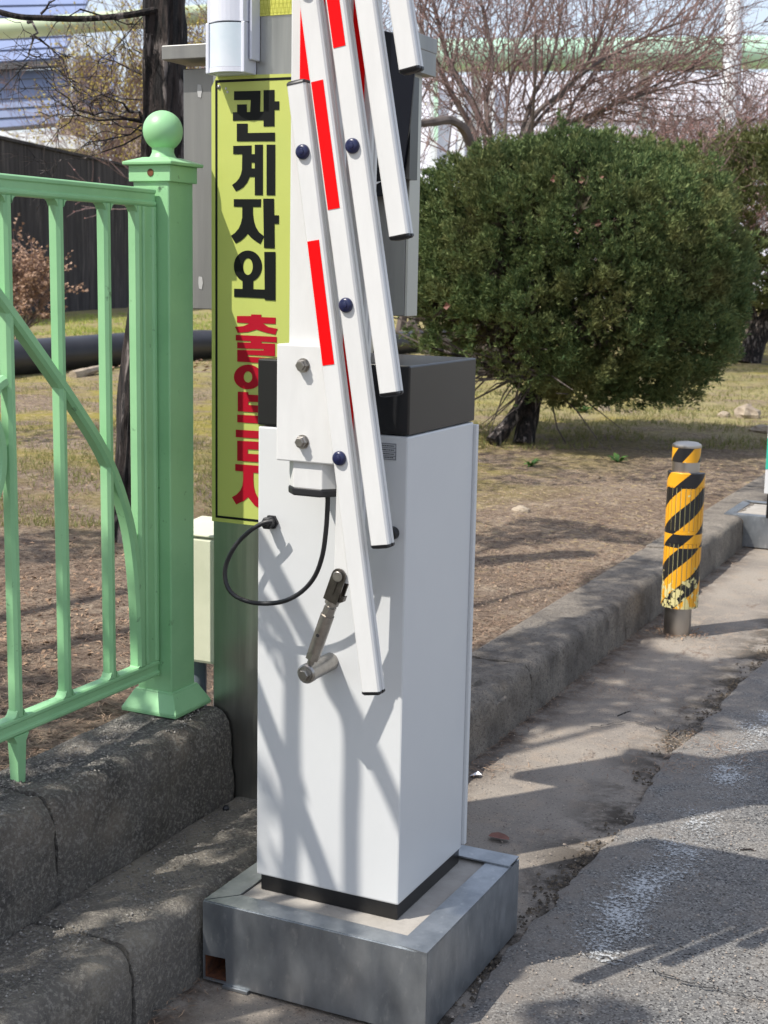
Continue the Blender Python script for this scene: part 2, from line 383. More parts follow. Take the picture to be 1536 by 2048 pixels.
# apron between kerb and asphalt, slightly uneven
xs = [-.45+.03*i for i in range(30)]; ys = [-2.5+.05*i for i in range(50)]+series(0, 60, .03, 1.025)
struct(grid(xs, ys, lambda x, y: .003*noise.noise(Vector((x*5, y*5, 0)))+.0012*noise.noise(Vector((x*30, y*30, 0)))-.001).build('pavement', M['apron'], smooth=True, fix=False))
# asphalt with a ragged edge
def aedge(y): return .118+.035*noise.noise(Vector((y*1.6, 2, 0)))+.022*noise.noise(Vector((y*9, 5, 0)))+.01*noise.noise(Vector((y*30, 5, 0)))+.02*ss((y-1.5)/2)
m = MB(); ys = [-2.5+.05*i for i in range(50)]+series(0, 60, .015, 1.014); cols = [0, .006, .02, .05, .1, .2, .35, .55, .8, 1.5, 4, 12]
for y in ys:
    for i, c in enumerate(cols):
        x = aedge(y)+c
        z = .011+.0025*noise.noise(Vector((x*6, y*6, 9))); 
        if i == 0: z = -.003
        elif i == 1: z = .007
        m.v.append((x, y, z))
n = len(cols)
for j in range(len(ys)-1):
    for i in range(n-1): a = j*n+i; m.f.append((a, a+1, a+n+1, a+n))
road = struct(m.build('road', M['asphalt'], smooth=True, fix=False))
m = MB()
for j in range(60):
    y0 = .3+j*.03; y1 = y0+.03
    zz = lambda x, y: .015+.0025*noise.noise(Vector((x*6, y*6, 9)))
    m.quad((.17, y0, zz(.17, y0)), (.42, y0, zz(.42, y0)), (.42, y1, zz(.42, y1)), (.17, y1, zz(.17, y1)))
struct(m.build('road_marking', M['paint'], fix=False))
# thin dark crack strips in the asphalt
def kerb_stone(x_face, w, ztop, zbot, y0, y1, mt, parent, seed, rough=.006, rad=.035):
    near = y0 < 2; nv = 12 if near else 3; nc = 7 if near else 4; nt_ = 14 if near else 5
    prof = [(.004*k/nv, zbot+(ztop-rad-zbot)*k/nv) for k in range(nv)]
    for k in range(nc+1):
        a = k/nc*math.pi/2; prof.append((.006+rad-rad*math.cos(a)*1., ztop-rad+rad*math.sin(a)))
    for k in range(1, nt_+1): prof.append((.006+rad+(w-2*rad)*k/(nt_+1), ztop))
    for k in range(3): a = k/2*math.pi/2; prof.append((w-rad*.5+rad*.5*math.sin(a), ztop-rad*.5+rad*.5*math.cos(a)))
    prof.append((w, zbot))
    n = max(8, int((y1-y0)/(.0105 if near else .022))) if y0 < 6 else 8
    m = MB(); P = len(prof)
    for j in range(n+1):
        y = y0+(y1-y0)*j/n; e = min(j, n-j)
        for i, (d, z) in enumerate(prof):
            x = x_face-d
            p = Vector((x*11, y*11, z*11+seed*5)); 
            q = rough*(noise.noise(p)+.6*noise.noise(p*3.1)+.35*noise.noise(p*8))+(.0016*noise.noise(p*6.3)+.0016*noise.noise(p*13) if near else 0)
            chip = 0
            if z > ztop-rad*1.3 and d < rad*2.2:
                c = noise.noise(Vector((y*5+seed, seed, 1)))
                if c > .25: chip = (c-.25)*.05
            sh = .004 if e == 0 else 0
            xx = x+q-chip*.6-sh*(d < rad); zz = z+q*.8-chip*.7-sh*(z > ztop-rad)
            m.v.append((xx, y, zz))
    for j in range(n):
        for i in range(P-1): a = j*P+i; m.f.append((a, a+1, a+P+1, a+P))
    m.f.append(tuple(range(P))); m.f.append(tuple(n*P+i for i in range(P)))
    return m.build('kerb_stone', mt, parent, smooth=True, fix=True)
bed = struct(MB().box(-.57, -.40, -2.4, 40, -.04, .06).build('kerb', M['kerb']))
y = -.298-1.023*2; i = 0
while y < 14:
    y1 = y+1.023
    kerb_stone(-.366 + .0015*((i*7) % 3), .225, .16-.002*(i % 2), -.03, y+.003, y1-.003, M['kerblow'] if y < .5 else M['kerb'], bed, i)
    y = y1; i += 1
kerb_stone(-.366, .225, .16, -.03, y, 40, M['kerb'], bed, 50)
ubed = struct(MB().box(-.76, -.62, -1.2, .38, .05, .2).build('upper_kerb', M['kerbdark']))
for i, (a, b) in enumerate([(-1.25, -.229), (-.223, .385)]):
    kerb_stone(-.580, .205, .362, .13, a, b, M['kerbdark'], ubed, 20+i, .009, .045)

# ------------------------------------------------------------------ barrier gate
ZB = .1604; GW = .2966; GD = .2986
def cyl_y(m, x, z, y_in, y_out, r, n=24, ch=0):
    L_ = y_in-y_out
    if ch: m.lathe((x, y_in, z), [(r, 0), (r, L_-ch), (r-ch, L_)], n, 'y')
    else: m.lathe((x, y_in, z), [(r, 0), (r, L_)], n, 'y')
    return m
def build_base(root, near=True):
    x0, x1, y0, y1 = -.3537, .1005, -.0967, .3606
    # front sheet with the square cut-out
    out = [(x0, .006), (x1, .006), (x1, ZB-.0005), (x0, ZB-.0005)]; hole = [(-.350, .0105), (-.350, .055), (-.305, .057), (-.303, .0105)]
    MB().prism(out, (0, y0, 0), (1, 0, 0), (0, 0, 1), (0, .003, 0), [hole]).build('front_panel', M['galv'], root)
    MB().box(x1-.003, x1, y0+.0035, y1, .006, ZB-.0005).build('side_panel', M['galv'], root)
    MB().box(x0, x0+.003, y0+.0035, y1, .006, ZB-.0005).build('side_panel', M['galv'], root)
    MB().box(x0+.0035, x1-.0035, y1-.003, y1, .006, ZB-.0005).build('back_panel', M['galv'], root)
    m = MB(); t = .0485
    # square tube, open at the front
    for a in ((-.3515, -.349, .009, .058), (-.304, -.3015, .009, .058)): m.box(a[0], a[1], y0+.004, y1-.01, a[2], a[3])
    m.box(-.349, -.304, y0+.004, y1-.01, .0075, .0105); m.box(-.349, -.304, y0+.004, y1-.01, .056, .0585); m.box(-.349, -.304, .05, .053, .0105, .056)
    m.build('square_tube', M['rust'], root)
    MB().prism([(x0+.003, y0+.003), (x1-.003, y0+.003), (.0475, -.050), (-.302, -.044)], (0, 0, ZB-.002), (1, 0, 0), (0, 1, 0), (0, 0, .0035)).build('top_rim', M['galv'], root)
    MB().prism([(x1, y0-.001), (x1, y1-.045), (.050, y1-.05), (.0435, -.066), (.0445, y0+.004)], (0, 0, ZB), (1, 0, 0), (0, 1, 0), (0, 0, .0032)).build('top_rim', M['galv'], root)
    MB().prism([(x1-.001, y1), (x1-.001, y1-.055), (-.30, y1-.05), (-.35, y1)], (0, 0, ZB+.0035), (1, 0, 0), (0, 1, 0), (0, 0, .003)).build('top_rim', M['galv'], root)
    MB().prism([(x0, y0+.004), (-.306, -.044), (-.306, y1-.055), (x0, y1-.004)], (0, 0, ZB-.0015), (1, 0, 0), (0, 1, 0), (0, 0, .003)).build('top_rim', M['galv'], root)
    MB().box(-.305, .047, -.048, y1-.04, .1, ZB-.003).build('concrete_fill', M['fill'], root)
    MB().box(-.308, -.255, y0-.006, y0+.02, .0005, .0055).build('shim_plate', M['galv'], root)
def build_cabinet(root):
    MB().box(-GW+.009, -.003, .003, GD-.004, ZB-.002, ZB+.030).build('plinth', M['black'], root, .0015)
    MB().box(-GW, 0, 0, GD, ZB+.0275, ZB+.8795).build('cabinet_body', M['white'], root, .0035)
    MB().box(-GW+.01, .006, GD+.001, GD+.0125, ZB+.034, ZB+.874).build('rear_door', M['white'], root, .002)
    MB().box(-GW-.001, .001, -.001, GD+.001, ZB+.8815, ZB+1.0).build('lid', M['black'], root, .003)

base = thing('steel_base_box', 'concrete filled galvanised steel base box under the folded barrier, square tube hole at left', 'base', (-.127, .13, 0), 'steel boxes under the barrier gates')
build_base(base)
gate = thing('barrier_gate', 'white barrier cabinet with black lid and upright folded boom of red striped white pickets', 'barrier gate', (-.148, .149, ZB), 'barrier gates')
build_cabinet(gate)
# nameplate
lp = MB().box(-.058, -.0215, -.0009, 0.0005, .9975, 1.027).build('label_plate', mat('label film', (.42, .43, .45), .4), gate)
m = MB()
for z in (.9985, 1.0045, 1.0115, 1.0185, 1.0255): m.box(-.0572, -.0223, -.0015, -.0008, z, z+.0005)
m.box(-.0572, -.0568, -.0015, -.0008, .9985, 1.026); m.box(-.0227, -.0223, -.0015, -.0008, .9985, 1.026)
for z in (1.0015, 1.0075, 1.0145, 1.0215):
    x = -.055
    while x < -.027:
        L_ = rnd.uniform(.001, .003); m.box(x, x+L_, -.0014, -.0008, z, z+.0013); x += L_+rnd.uniform(.0005, .0012)
m.build('label_print', M['signblack'], lp)
cyl_y(MB(), -.0245, .871, .001, -.012, .0115, 24, .002).build('lock_knob', M['rubber'], gate, smooth=True)
# gland and cable
g = MB(); gx, gz = -.2660, .868
cyl_y(g, gx, gz, .001, -.006, .0135, 6); cyl_y(g, gx, gz, -.006, -.014, .0105, 20); cyl_y(g, gx, gz, -.014, -.024, .0115, 6, .002); cyl_y(g, gx, gz, -.024, -.030, .0075, 20, .002)
gl = g.build('cable_gland', M['rubber'], gate)
cp_ = [(545, 1043, -.028), (527, 1046, -.034), (500, 1062, -.038), (472, 1090, -.042), (452, 1130, -.045), (452, 1165, -.048), (468, 1190, -.050), (500, 1204, -.052), (536, 1207, -.054), (572, 1201, -.057), (605, 1182, -.061), (630, 1152, -.066), (645, 1110, -.072), (652, 1060, -.078), (655, 1015, -.082), (656, 980, -.083)]
pts = [PY(a, b, c) for a, b, c in cp_]
def smoothp(P, k=4):
    out = []
    for i in range(len(P)-1):
        p0, p1, p2, p3 = P[max(i-1, 0)], P[i], P[i+1], P[min(i+2, len(P)-1)]
        for j in range(k):
            t = j/k; out.append(.5*((2*p1)+(p2-p0)*t+(2*p0-5*p1+4*p2-p3)*t*t+(3*p1-p0-3*p2+p3)*t**3))
    out.append(P[-1]); return out
MB().tube(smoothp(pts), .0042, 10).build('cable', M['rubber'], gate, smooth=True)
# crank pin and link rod
bx, bz = -.144, .624
m = MB(); cyl_y(m, bx, bz, .001, -.080, .0165, 28, .001); cyl_y(m, bx, bz, -.080, -.094, .0175, 28, .003); cyl_y(m, bx, bz, -.094, -.098, .0125, 20); cyl_y(m, bx, bz, -.098, -.105, .0095, 6, .001)
m.build('crank_pin', M['steel'], gate, smooth=True)
a = Vector((bx, -.088, bz)); d = Vector((-.076, -.094, .808))
ax = (d-a).normalized(); Ld = (d-a).length
sx = ax.cross(Vector((0, -1, 0))).normalized()
m = MB().tube([a+ax*.020, a+ax*.050], [.0065, .0065], 14); m.tube([a+ax*.030, a+ax*.043], [.0125]*2, 6)
m.tube([a+ax*.043, a+ax*.118], [.0122]*2, 24); m.tube([a+ax*.118, a+ax*.134], [.0115]*2, 6); m.tube([a+ax*.134, a+ax*.15], [.0065]*2, 14)
m.tube([a+ax*.140, a+ax*.147], [.0125]*2, 20)
lr = m.build('link_rod', M['steel'], gate, smooth=True)
q = a+ax*.080+Vector((0, -.0122, 0)); MB().lathe((q.x, q.y+.001, q.z), [(.0032, 0), (.0032, .0012)], 14, 'y').build('cross_hole', M['rubber'], lr)
m = MB(); c0 = a+ax*.147
for yo in (-.0125, .0085):
    poly = [(-.0135, 0), (.0135, 0), (.0135, Ld-.147)]+[(.0135*math.cos(t), Ld-.147+.0135*math.sin(t)) for t in [k*math.pi/8 for k in range(1, 8)]]+[(-.0135, Ld-.147)]
    m.prism(poly, c0+Vector((0, yo, 0)), sx, ax, (0, .004, 0))
m.prism([(-.0135, 0), (.0135, 0), (.0135, .010), (-.0135, .010)], c0+Vector((0, -.0083, 0)), sx, ax, (0, .0165, 0))
m.prism([(-.0025, .016), (.0025, .016), (.0025, .040), (-.0025, .040)], c0+Vector((0, -.0145, 0)), sx, ax, (0, .002, 0))
m.prism([(.0135, .004), (.021, .008), (.021, .019), (.0135, .014)], c0+Vector((0, -.008, 0)), sx, ax, (0, .012, 0))
m.build('clevis', mat('dark zinc clevis', (.20, .18, .165), .34, 1, c2=(.13, .12, .11), scale=60, vary_rough=.1), lr, .0006)
m = MB(); cyl_y(m, d.x, d.z, -.077, -.110, .0065, 20, .001); cyl_y(m, d.x, d.z, -.1075, -.1115, .009, 20, .001); m.build('clevis_bolt', M['steel'], lr, smooth=True)
# bar section with side grooves
def section(wd, dp, r=.003):
    h = wd/2; g = [(-h+r, -dp/2), (h-r, -dp/2), (h, -dp/2+r), (h, -dp*.13), (h-.0022, -dp*.10), (h-.0022, dp*.06), (h, dp*.10), (h, dp/2-r), (h-r, dp/2), (-h+r, dp/2), (-h, dp/2-r),
         (-h, dp*.10), (-h+.0022, dp*.06), (-h+.0022, -dp*.10), (-h, -dp*.13), (-h, -dp/2+r)]
    return g
def bar(p0, p1, wd, dp, name, mt, parent):
    p0, p1 = Vector(p0), Vector(p1); t = (p1-p0).normalized(); xx = Vector((0, -1, 0)).cross(t)*-1
    xx = t.cross(Vector((0, -1, 0)))*1; xx.normalize()
    if xx.x < 0: xx = -xx
    return MB().prism(section(wd, dp), p0, xx, (0, 1, 0), p1-p0).build(name, mt, parent), t, xx
BMX0, BMX1 = -.1825, -.1005
boom = MB().prism([(a+(BMX0+BMX1)/2, b-.0645) for a, b in section(BMX1-BMX0, .065, .005)], (0, 0, .996), (1, 0, 0), (0, 1, 0), (0, 0, 1.75)).build('boom', M['armwhite'], gate)
for z0, z1 in ((1.47, 1.88), (2.1, 2.5)): MB().box(-.1635, -.1195, -.0980, -.0968, z0, z1).build('reflective_strip', M['red'], boom)
rail = bar((-.0663, -.087, .796), (-.0322, -.087, 2.75), .045, .028, 'lower_rail', M['armwhite'], gate)[0]
for z0, z1, xo in ((1.03, 1.215, -.0650), (1.476, 1.78, -.0545), (2.046, 2.3, -.046)): MB().box(xo-.0105, xo+.0105, -.1025, -.1011, z0, z1).build('reflective_strip', M['red'], rail)
# bracket
br = MB().box(-.195, -.085, -.1125, -.030, .998, 1.195).build('boom_bracket', M['armwhite'], gate, .0025)
for z in (1.161, 1.033):
    m = MB(); cyl_y(m, -.1435, z, -.112, -.1145, .0120, 24); cyl_y(m, -.1435, z, -.1145, -.1225, .0108, 6, .0015); cyl_y(m, -.1435, z, -.1225, -.1275, .0082, 6, .001)
    m.build('bolt', M['steel'], br)
cyl_y(MB(), -.1435, 1.10, .001, -.035, .032, 32).build('drive_shaft', M['steel'], gate, smooth=True)
oc = lambda x0, x1, y0, y1, c: [(x0+c, y0), (x1-c, y0), (x1, y0+c), (x1, y1-c), (x1-c, y1), (x0+c, y1), (x0, y1-c), (x0, y0+c)]
MB().prism(oc(-.1835, -.0925, -.1045, -.044, .018), (0, 0, .953), (1, 0, 0), (0, 1, 0), (0, 0, .0465)).build('boom_end_block', M['armwhite'], gate, .0012)
MB().prism(oc(-.185, -.091, -.1065, -.042, .019), (0, 0, .9395), (1, 0, 0), (0, 1, 0), (0, 0, .0135)).build('rubber_end_cap', M['rubber'], gate, .003)
# pickets: lower ends climb the boom in equal steps
PF = -.148; PW = .0335; PD = .0245
ends = []
for (tx, ty), (qx, qy) in (((590.5, 167), (740.5, 1385)), ((599, -130), (759, 1091)), ((616, -390), (776.5, 786)), ((625, -708), (796, 471)), ((643, -1013), (816, 136))):
    ends.append((PY(qx, qy, PF), PY(tx, ty, PF)))
ends.append((ends[-1][0]+Vector((.011, 0, .248)), ends[-1][1]+Vector((.011, 0, .248))))
pk = []
for i, (b0, t0) in enumerate(ends):
    b0 = b0+Vector((0, PD/2, 0)); t0 = t0+Vector((0, PD/2, 0)); b0.y = t0.y = PF+PD/2
    o, t, xx = bar(b0, t0, PW, PD, 'picket', M['armwhite'], gate)
    sec = [(a*1.03, c*1.05) for a, c in section(PW, PD)]
    for e, s in ((b0, -1), (t0, 1)):
        m = MB(); n = len(sec)
        prof = [(1, -.0008), (1, .0028), (.86, .0052), (.5, .0064)]
        for k, h in prof:
            for a_, c_ in sec: m.v.append(tuple(e+xx*a_*k+Vector((0, 1, 0))*c_*k+t*s*h))
        for j in range(3):
            for k in range(n): q0 = j*n+k; q1 = j*n+(k+1) % n; m.f.append((q0, q1, q1+n, q0+n))
        m.f.append(tuple(range(n))); m.f.append(tuple(3*n+k for k in range(n)))
        m.build('end_cap', M['rubber'], o, smooth=True)
    # red strip
    zc = (1.266+.248*i); h = .099
    def along(z): return b0+t*((z-b0.z)/t.z)
    c1, c2 = along(zc-h), along(zc+h)
    MB().prism([(-.0132, -.0008), (.0082, -.0008), (.0082, 0), (-.0132, 0)], c1+Vector((0, -PD/2, 0)), xx, (0, 1, 0), c2-c1).build('reflective_strip', M['red'], o)
    for zz, off in ((1.016+.248*i, -.0030), (1.504+.248*i, -.001)):
        if zz > t0.z: continue
        c = along(zz)+xx*off
        m = MB(); m.lathe((c.x, PF+.001, c.z), [(.0118, 0), (.0122, .003), (.0112, .0062), (.0085, .0082), (.0050, .0084), (.0046, .0098), (.002, .0104)], 28, 'y')
        m.build('pivot_cap', M['navy'], o, smooth=True)
# ------------------------------------------------------------------ green fence
fence = thing('green_fence_panel', 'green painted steel fence panel with vertical bars and a curved arc', 'fence', (-.70, 0, .36))
FX = -.708
def rail_prof(y0, y1, z0, z1, name):   # moulded rail along Y
    m = MB(); sec = [(-.013, z0), (.010, z0), (.013, z0+.004), (.013, z0+.009), (.0095, z0+.012), (.0095, z1-.011), (.0125, z1-.009), (.0125, z1-.003), (.009, z1), (-.013, z1)]
    m.prism(sec, (FX, y0, 0), (1, 0, 0), (0, 0, 1), (0, y1-y0, 0)); return m.build(name, M['green'], fence, .001)
rail_prof(-1.8, .268, 1.437, 1.4735, 'top_rail')
rail_prof(-1.8, .268, .452, .487, 'bottom_rail')
def hexbar(m, y, z0, z1, hw=.0095, hx=.0125):
    s = [(-hx, -hw*.6), (-hx+.004, -hw), (hx-.006, -hw), (hx, -hw*.45), (hx, hw*.45), (hx-.006, hw), (-hx+.004, hw), (-hx, hw*.6)]
    m.prism(s, (FX, y, z0), (1, 0, 0), (0, 1, 0), (0, 0, z1-z0))
    for zz, sg in ((z0, 1), (z1, -1)):   # small fillets
        for q in (-1, 1): m.prism([(y+q*(hw-.001), zz), (y+q*(hw+.010), zz), (y+q*(hw+.004), zz+.004*sg), (y+q*(hw-.001), zz+.013*sg)], (FX-hx+.001, 0, 0), (0, 1, 0), (0, 0, 1), (2*hx-.002, 0, 0))
for k in range(12):
    y = .108-.1455*k
    m = MB(); hexbar(m, y, .487, 1.437); m.build('upright_bar', M['green'], fence)
    if k % 4 == 2:
        MB().prism([(-.013, -.021), (.013, -.021), (.013, .021), (-.013, .021)], (FX, y, .405), (1, 0, 0), (0, 1, 0), (0, 0, .047))
        MB().add([(FX-.009, y-.009, .34), (FX+.010, y-.009, .34), (FX+.010, y+.009, .34), (FX-.009, y+.009, .34), (FX-.011, y-.013, .437), (FX+.012, y-.013, .437), (FX+.012, y+.013, .437), (FX-.011, y+.013, .437),
                  (FX-.012, y-.022, .452), (FX+.0125, y-.022, .452), (FX+.0125, y+.022, .452), (FX-.012, y+.022, .452)],
                 [(0, 3, 2, 1), (0, 1, 5, 4), (1, 2, 6, 5), (2, 3, 7, 6), (3, 0, 4, 7), (4, 5, 9, 8), (5, 6, 10, 9), (6, 7, 11, 10), (7, 4, 8, 11), (8, 9, 10, 11)]).build('foot', M['green'], fence, .001)
m = MB(); s = [(-.013, -.012), (.010, -.012), (.013, -.008), (.013, -.003), (.0095, 0), (.0095, .022), (.0125, .026), (.0125, .034), (-.013, .034)]
m.prism(s, (FX, .234, .487), (1, 0, 0), (0, 1, 0), (0, 0, .950)); m.build('end_stile', M['green'], fence, .001)
m = MB(); hexbar(m, .212, .487, 1.437, .010); m.build('upright_bar', M['green'], fence)
arcp = [(-.34, 1.372), (-.273, 1.322), (-.208, 1.262), (-.129, 1.186), (-.06, 1.118), (.014, 1.042), (.085, .962), (.140, .875), (.180, .775), (.200, .65), (.206, .53), (.206, .488)]
def arc_bar(pts, name):
    P = smoothp([Vector((0, a, b)) for a, b in pts], 5); m = MB(); n = len(P)
    for i, p in enumerate(P):
        t = (P[min(i+1, n-1)]-P[max(i-1, 0)]).normalized(); q = Vector((0, -t.z, t.y))
        for dx, dn in ((-.0120, -.010), (.008, -.0115), (.0142, -.006), (.0142, .006), (.008, .0115), (-.0120, .010)):
            v = p+q*dn; m.v.append((FX+dx, v.y, v.z))
    for i in range(n-1):
        for k in range(6): a_ = i*6+k; b_ = i*6+(k+1) % 6; m.f.append((a_, b_, b_+6, a_+6))
    m.f.append(tuple(range(6))); m.f.append(tuple((n-1)*6+k for k in range(6)))
    return m.build(name, M['green'], fence, smooth=True)
arc_bar(arcp, 'curved_bar')
arc_bar([(-.199, 1.112), (-.222, 1.10), (-.232, 1.06), (-.214, 1.0), (-.218, .94), (-.25, .89), (-.32, .86)], 'curved_bar')

post = thing('fence_post', 'square green fence post with ball top and flared foot', 'fence post', (-.714, .316, .36))
px0, px1, py0, py1 = -.7575, -.6705, .276, .366
MB().box(px0, px1, py0, py1, .38, 1.50).build('post', M['green'], post, .003)
c = (-.714, .321)
def frustum(z0, h0, z1, h1, mm):
    mm.hexa([(c[0]-h0, c[1]-h0, z0), (c[0]+h0, c[1]-h0, z0), (c[0]+h0, c[1]+h0, z0), (c[0]-h0, c[1]+h0, z0), (c[0]-h1, c[1]-h1, z1), (c[0]+h1, c[1]-h1, z1), (c[0]+h1, c[1]+h1, z1), (c[0]-h1, c[1]+h1, z1)]); return mm
m = MB(); frustum(.366, .0695, .374, .0705, m); frustum(.374, .0705, .412, .050, m); frustum(.412, .050, .4155, .0475, m); m.build('foot_cover', M['green'], post, .0015)
m = MB(); frustum(1.488, .0505, 1.521, .0505, m); frustum(1.521, .0595, 1.5275, .0605, m); frustum(1.5275, .0600, 1.538, .030, m); cap = m.build('post_cap', M['green'], post, .0015)
MB().lathe((c[0], c[1], 1.528), [(.036, 0), (.034, .006), (.026, .013), (.0225, .021), (.0225, .026)]+[(.041*math.cos(t), .064+.041*math.sin(t)) for t in [math.radians(a) for a in range(-56, 90, 9)]]+[(.001, .105)], 40).build('ball', M['green'], cap, smooth=True)
MB().lathe((-.7105, .2710, 1.5055), [(.0080, 0), (.0074, .0018)], 14, 'y').build('screw_hole', M['rust'], cap)

# ------------------------------------------------------------------ steel column, sign, kiosk, sensor
column = MB().box(-.637, -.311, .39, .497, .150, 2.35).build('steel_column', M['stainless'], None, .002); tag(column, 'tall brushed stainless column standing on the kerb behind the barrier cabinet', 'column')
o = MB().box(-.636, -.316, .3872, .3895, 1.818, 2.2).build('reflective_sheet', M['reflyellow'], column)
MB().box(-.336, -.3125, .3874, .3896, 1.783, 1.8175).build('reflective_sheet', M['reflyellow'], column)
m = MB()
for i in range(36):
    x = -.634+i*.0088
    for z in (1.820,): m.add([(x, .3868, z), (x+.0006, .3868, z), (x+.0086, .3868, z+.0500), (x+.0080, .3868, z+.05)], [(0, 1, 2, 3)]); m.add([(x+.0086, .3866, z), (x+.0080, .3866, z), (x, .3866, z+.05), (x+.0006, .3866, z+.05)], [(0, 1, 2, 3)])
for i in range(6): m.add([(-.635, .3867, 1.823+i*.0085), (-.317, .3867, 1.823+i*.0085), (-.317, .3867, 1.8235+i*.0085), (-.635, .3867, 1.8235+i*.0085)], [(0, 1, 2, 3)])
m.build('reflective_grid', mat('olive print', (.40, .40, .05), .5), column)
sign = thing('warning_sign', 'tall narrow yellow green sign with black and red Korean lettering on the steel column', 'sign', (-.53, .386, .777))
SYf = .3845
MB().prism([(-.637, .777), (-.426, .777), (-.426, 1.692), (-.436, 1.703), (-.624, 1.706), (-.637, 1.684)], (0, SYf, 0), (1, 0, 0), (0, 0, 1), (0, .003, 0)).build('plate', M['yellow'], sign)
m = MB()
for a in ((-.6275, -.6225, .7855, 1.697), (-.4405, -.4355, .7855, 1.697)): m.box(a[0], a[1], SYf-.0007, SYf, a[2], a[3])
for z in (.7855, 1.692): m.box(-.6225, -.4405, SYf-.0007, SYf, z, z+.005)
m.build('border', M['signblack'], sign)
def crop1(l): return [(420+a/4.267, 140+b/4.267) for a, b in l]
def crop2(l): return [(420+a/4.452, 600+b/4.452) for a, b in l]
def glyph(name, polys, mt, cf, lay=.0008):
    m = MB()
    for k, pl in enumerate(polys):
        hs = []
        if isinstance(pl, dict): hs = [pl['h']]; pl = pl['o']
        cv = lambda l: [(q.x, q.z) for q in (PY(a, b, SYf) for a, b in cf(l))]
        m.prism(cv(pl), (0, SYf-.0003-.0002*k-lay, 0), (1, 0, 0), (0, 0, 1), (0, lay, 0), [cv(h) for h in hs])
    m.build(name, mt, sign)
def ell(cx, cy_, rx, ry, n=32): return [(cx+rx*math.cos(2*math.pi*k/n), cy_+ry*math.sin(2*math.pi*k/n)) for k in range(n)]
glyph('letter', [[(207,182),(432,177),(428,356),(459,355),(459,172),(551,170),(551,267),(592,267),(592,340),(551,340),(551,480),(459,482),(459,428),(197,433),(197,361),(233,360),(233,295),(315,293),(315,359),(345,358),(350,256),(207,257)],
  [(231,458),(322,458),(322,538),(555,534),(555,606),(231,608)]], M['signblack'], crop1)
glyph('letter', [{'o': [(200,648),(355,644),(355,718),(384,718),(384,638),(452,637),(452,1068),(384,1068),(384,912),(340,912),(318,960),(285,1000),(255,1020),(222,1035),(190,982),(225,955),(250,925),(266,890),(275,850),(277,718),(200,718)], 'h': [(355,790),(384,790),(384,840),(355,840)]},
  [(485,637),(557,637),(557,1068),(485,1068)]], M['signblack'], crop1)
glyph('letter', [[(205,1102),(437,1102),(435,1168),(367,1168),(368,1230),(375,1285),(392,1340),(420,1385),(462,1418),(432,1485),(398,1465),(355,1432),(323,1397),(295,1430),(262,1458),(220,1480),(180,1415),(215,1390),(245,1355),(265,1312),(277,1260),(277,1168),(205,1166)],
  [(456,1098),(547,1098),(549,1240),(589,1240),(589,1312),(551,1312),(553,1522),(463,1518)]], M['signblack'], crop1)
glyph('letter', [{'o': ell(325,1675,120,135), 'h': ell(325,1677,42,72)}, [(280,1788),(370,1788),(370,1870),(470,1874),(470,1948),(208,1935),(208,1866),(280,1868)],
  [(466,1552),(560,1552),(560,1967),(470,1962)]], M['signblack'], crop1)
glyph('letter', [[(242,142),(368,142),(368,128),(458,130),(458,152),(586,157),(586,213),(470,208),(520,240),(602,256),(584,308),(500,290),(415,263),(340,285),(248,292),(225,238),(300,232),(355,208),(242,200)],
  [(232,310),(595,328),(595,378),(460,370),(460,384),(580,390),(580,500),(338,488),(338,505),(600,518),(600,570),(245,548),(245,444),(480,448),(480,436),(245,430),(245,376),(365,379),(365,366),(232,360)]], M['signred'], crop2)
glyph('letter', [{'o': ell(340,685,125,110), 'h': ell(340,685,38,50)}, [(500,585),(590,590),(590,800),(500,795)],
  {'o': [(250,815),(343,820),(343,842),(500,850),(500,828),(592,832),(592,1012),(250,990)], 'h': [(343,905),(500,912),(500,943),(343,934)]}], M['signred'], crop2)
glyph('letter', [[(245,1020),(590,1040),(590,1150),(500,1146),(500,1104),(245,1088)], [(232,1154),(605,1176),(605,1245),(232,1220)],
  {'o': [(245,1252),(592,1270),(592,1455),(245,1430)], 'h': [(338,1328),(500,1336),(500,1378),(338,1368)]}], M['signred'], crop2)
glyph('letter', [[(227,1460),(470,1478),(470,1545),(388,1537),(388,1600),(392,1660),(405,1715),(432,1765),(475,1800),(450,1860),(400,1830),(340,1755),(300,1790),(235,1820),(197,1755),(240,1730),(272,1695),(292,1650),(297,1600),(297,1527),(227,1520)],
  [(500,1480),(592,1485),(592,1900),(500,1890)]], M['signred'], crop2)
q = PY(438, 174, SYf); MB().lathe((q.x, SYf, q.z), [(.0045, 0), (.0045, .001), (.0028, .003), (.001, .0035)], 14, 'y').build('screw', M['steel'], sign, smooth=True)
for (a, b) in ((452, 177), (455, 184)):
    q = PY(a, b, SYf); MB().lathe((q.x, SYf, q.z), [(.003, 0), (.0024, .0008)], 12, 'y').build('drill_hole', M['stainless'], sign)

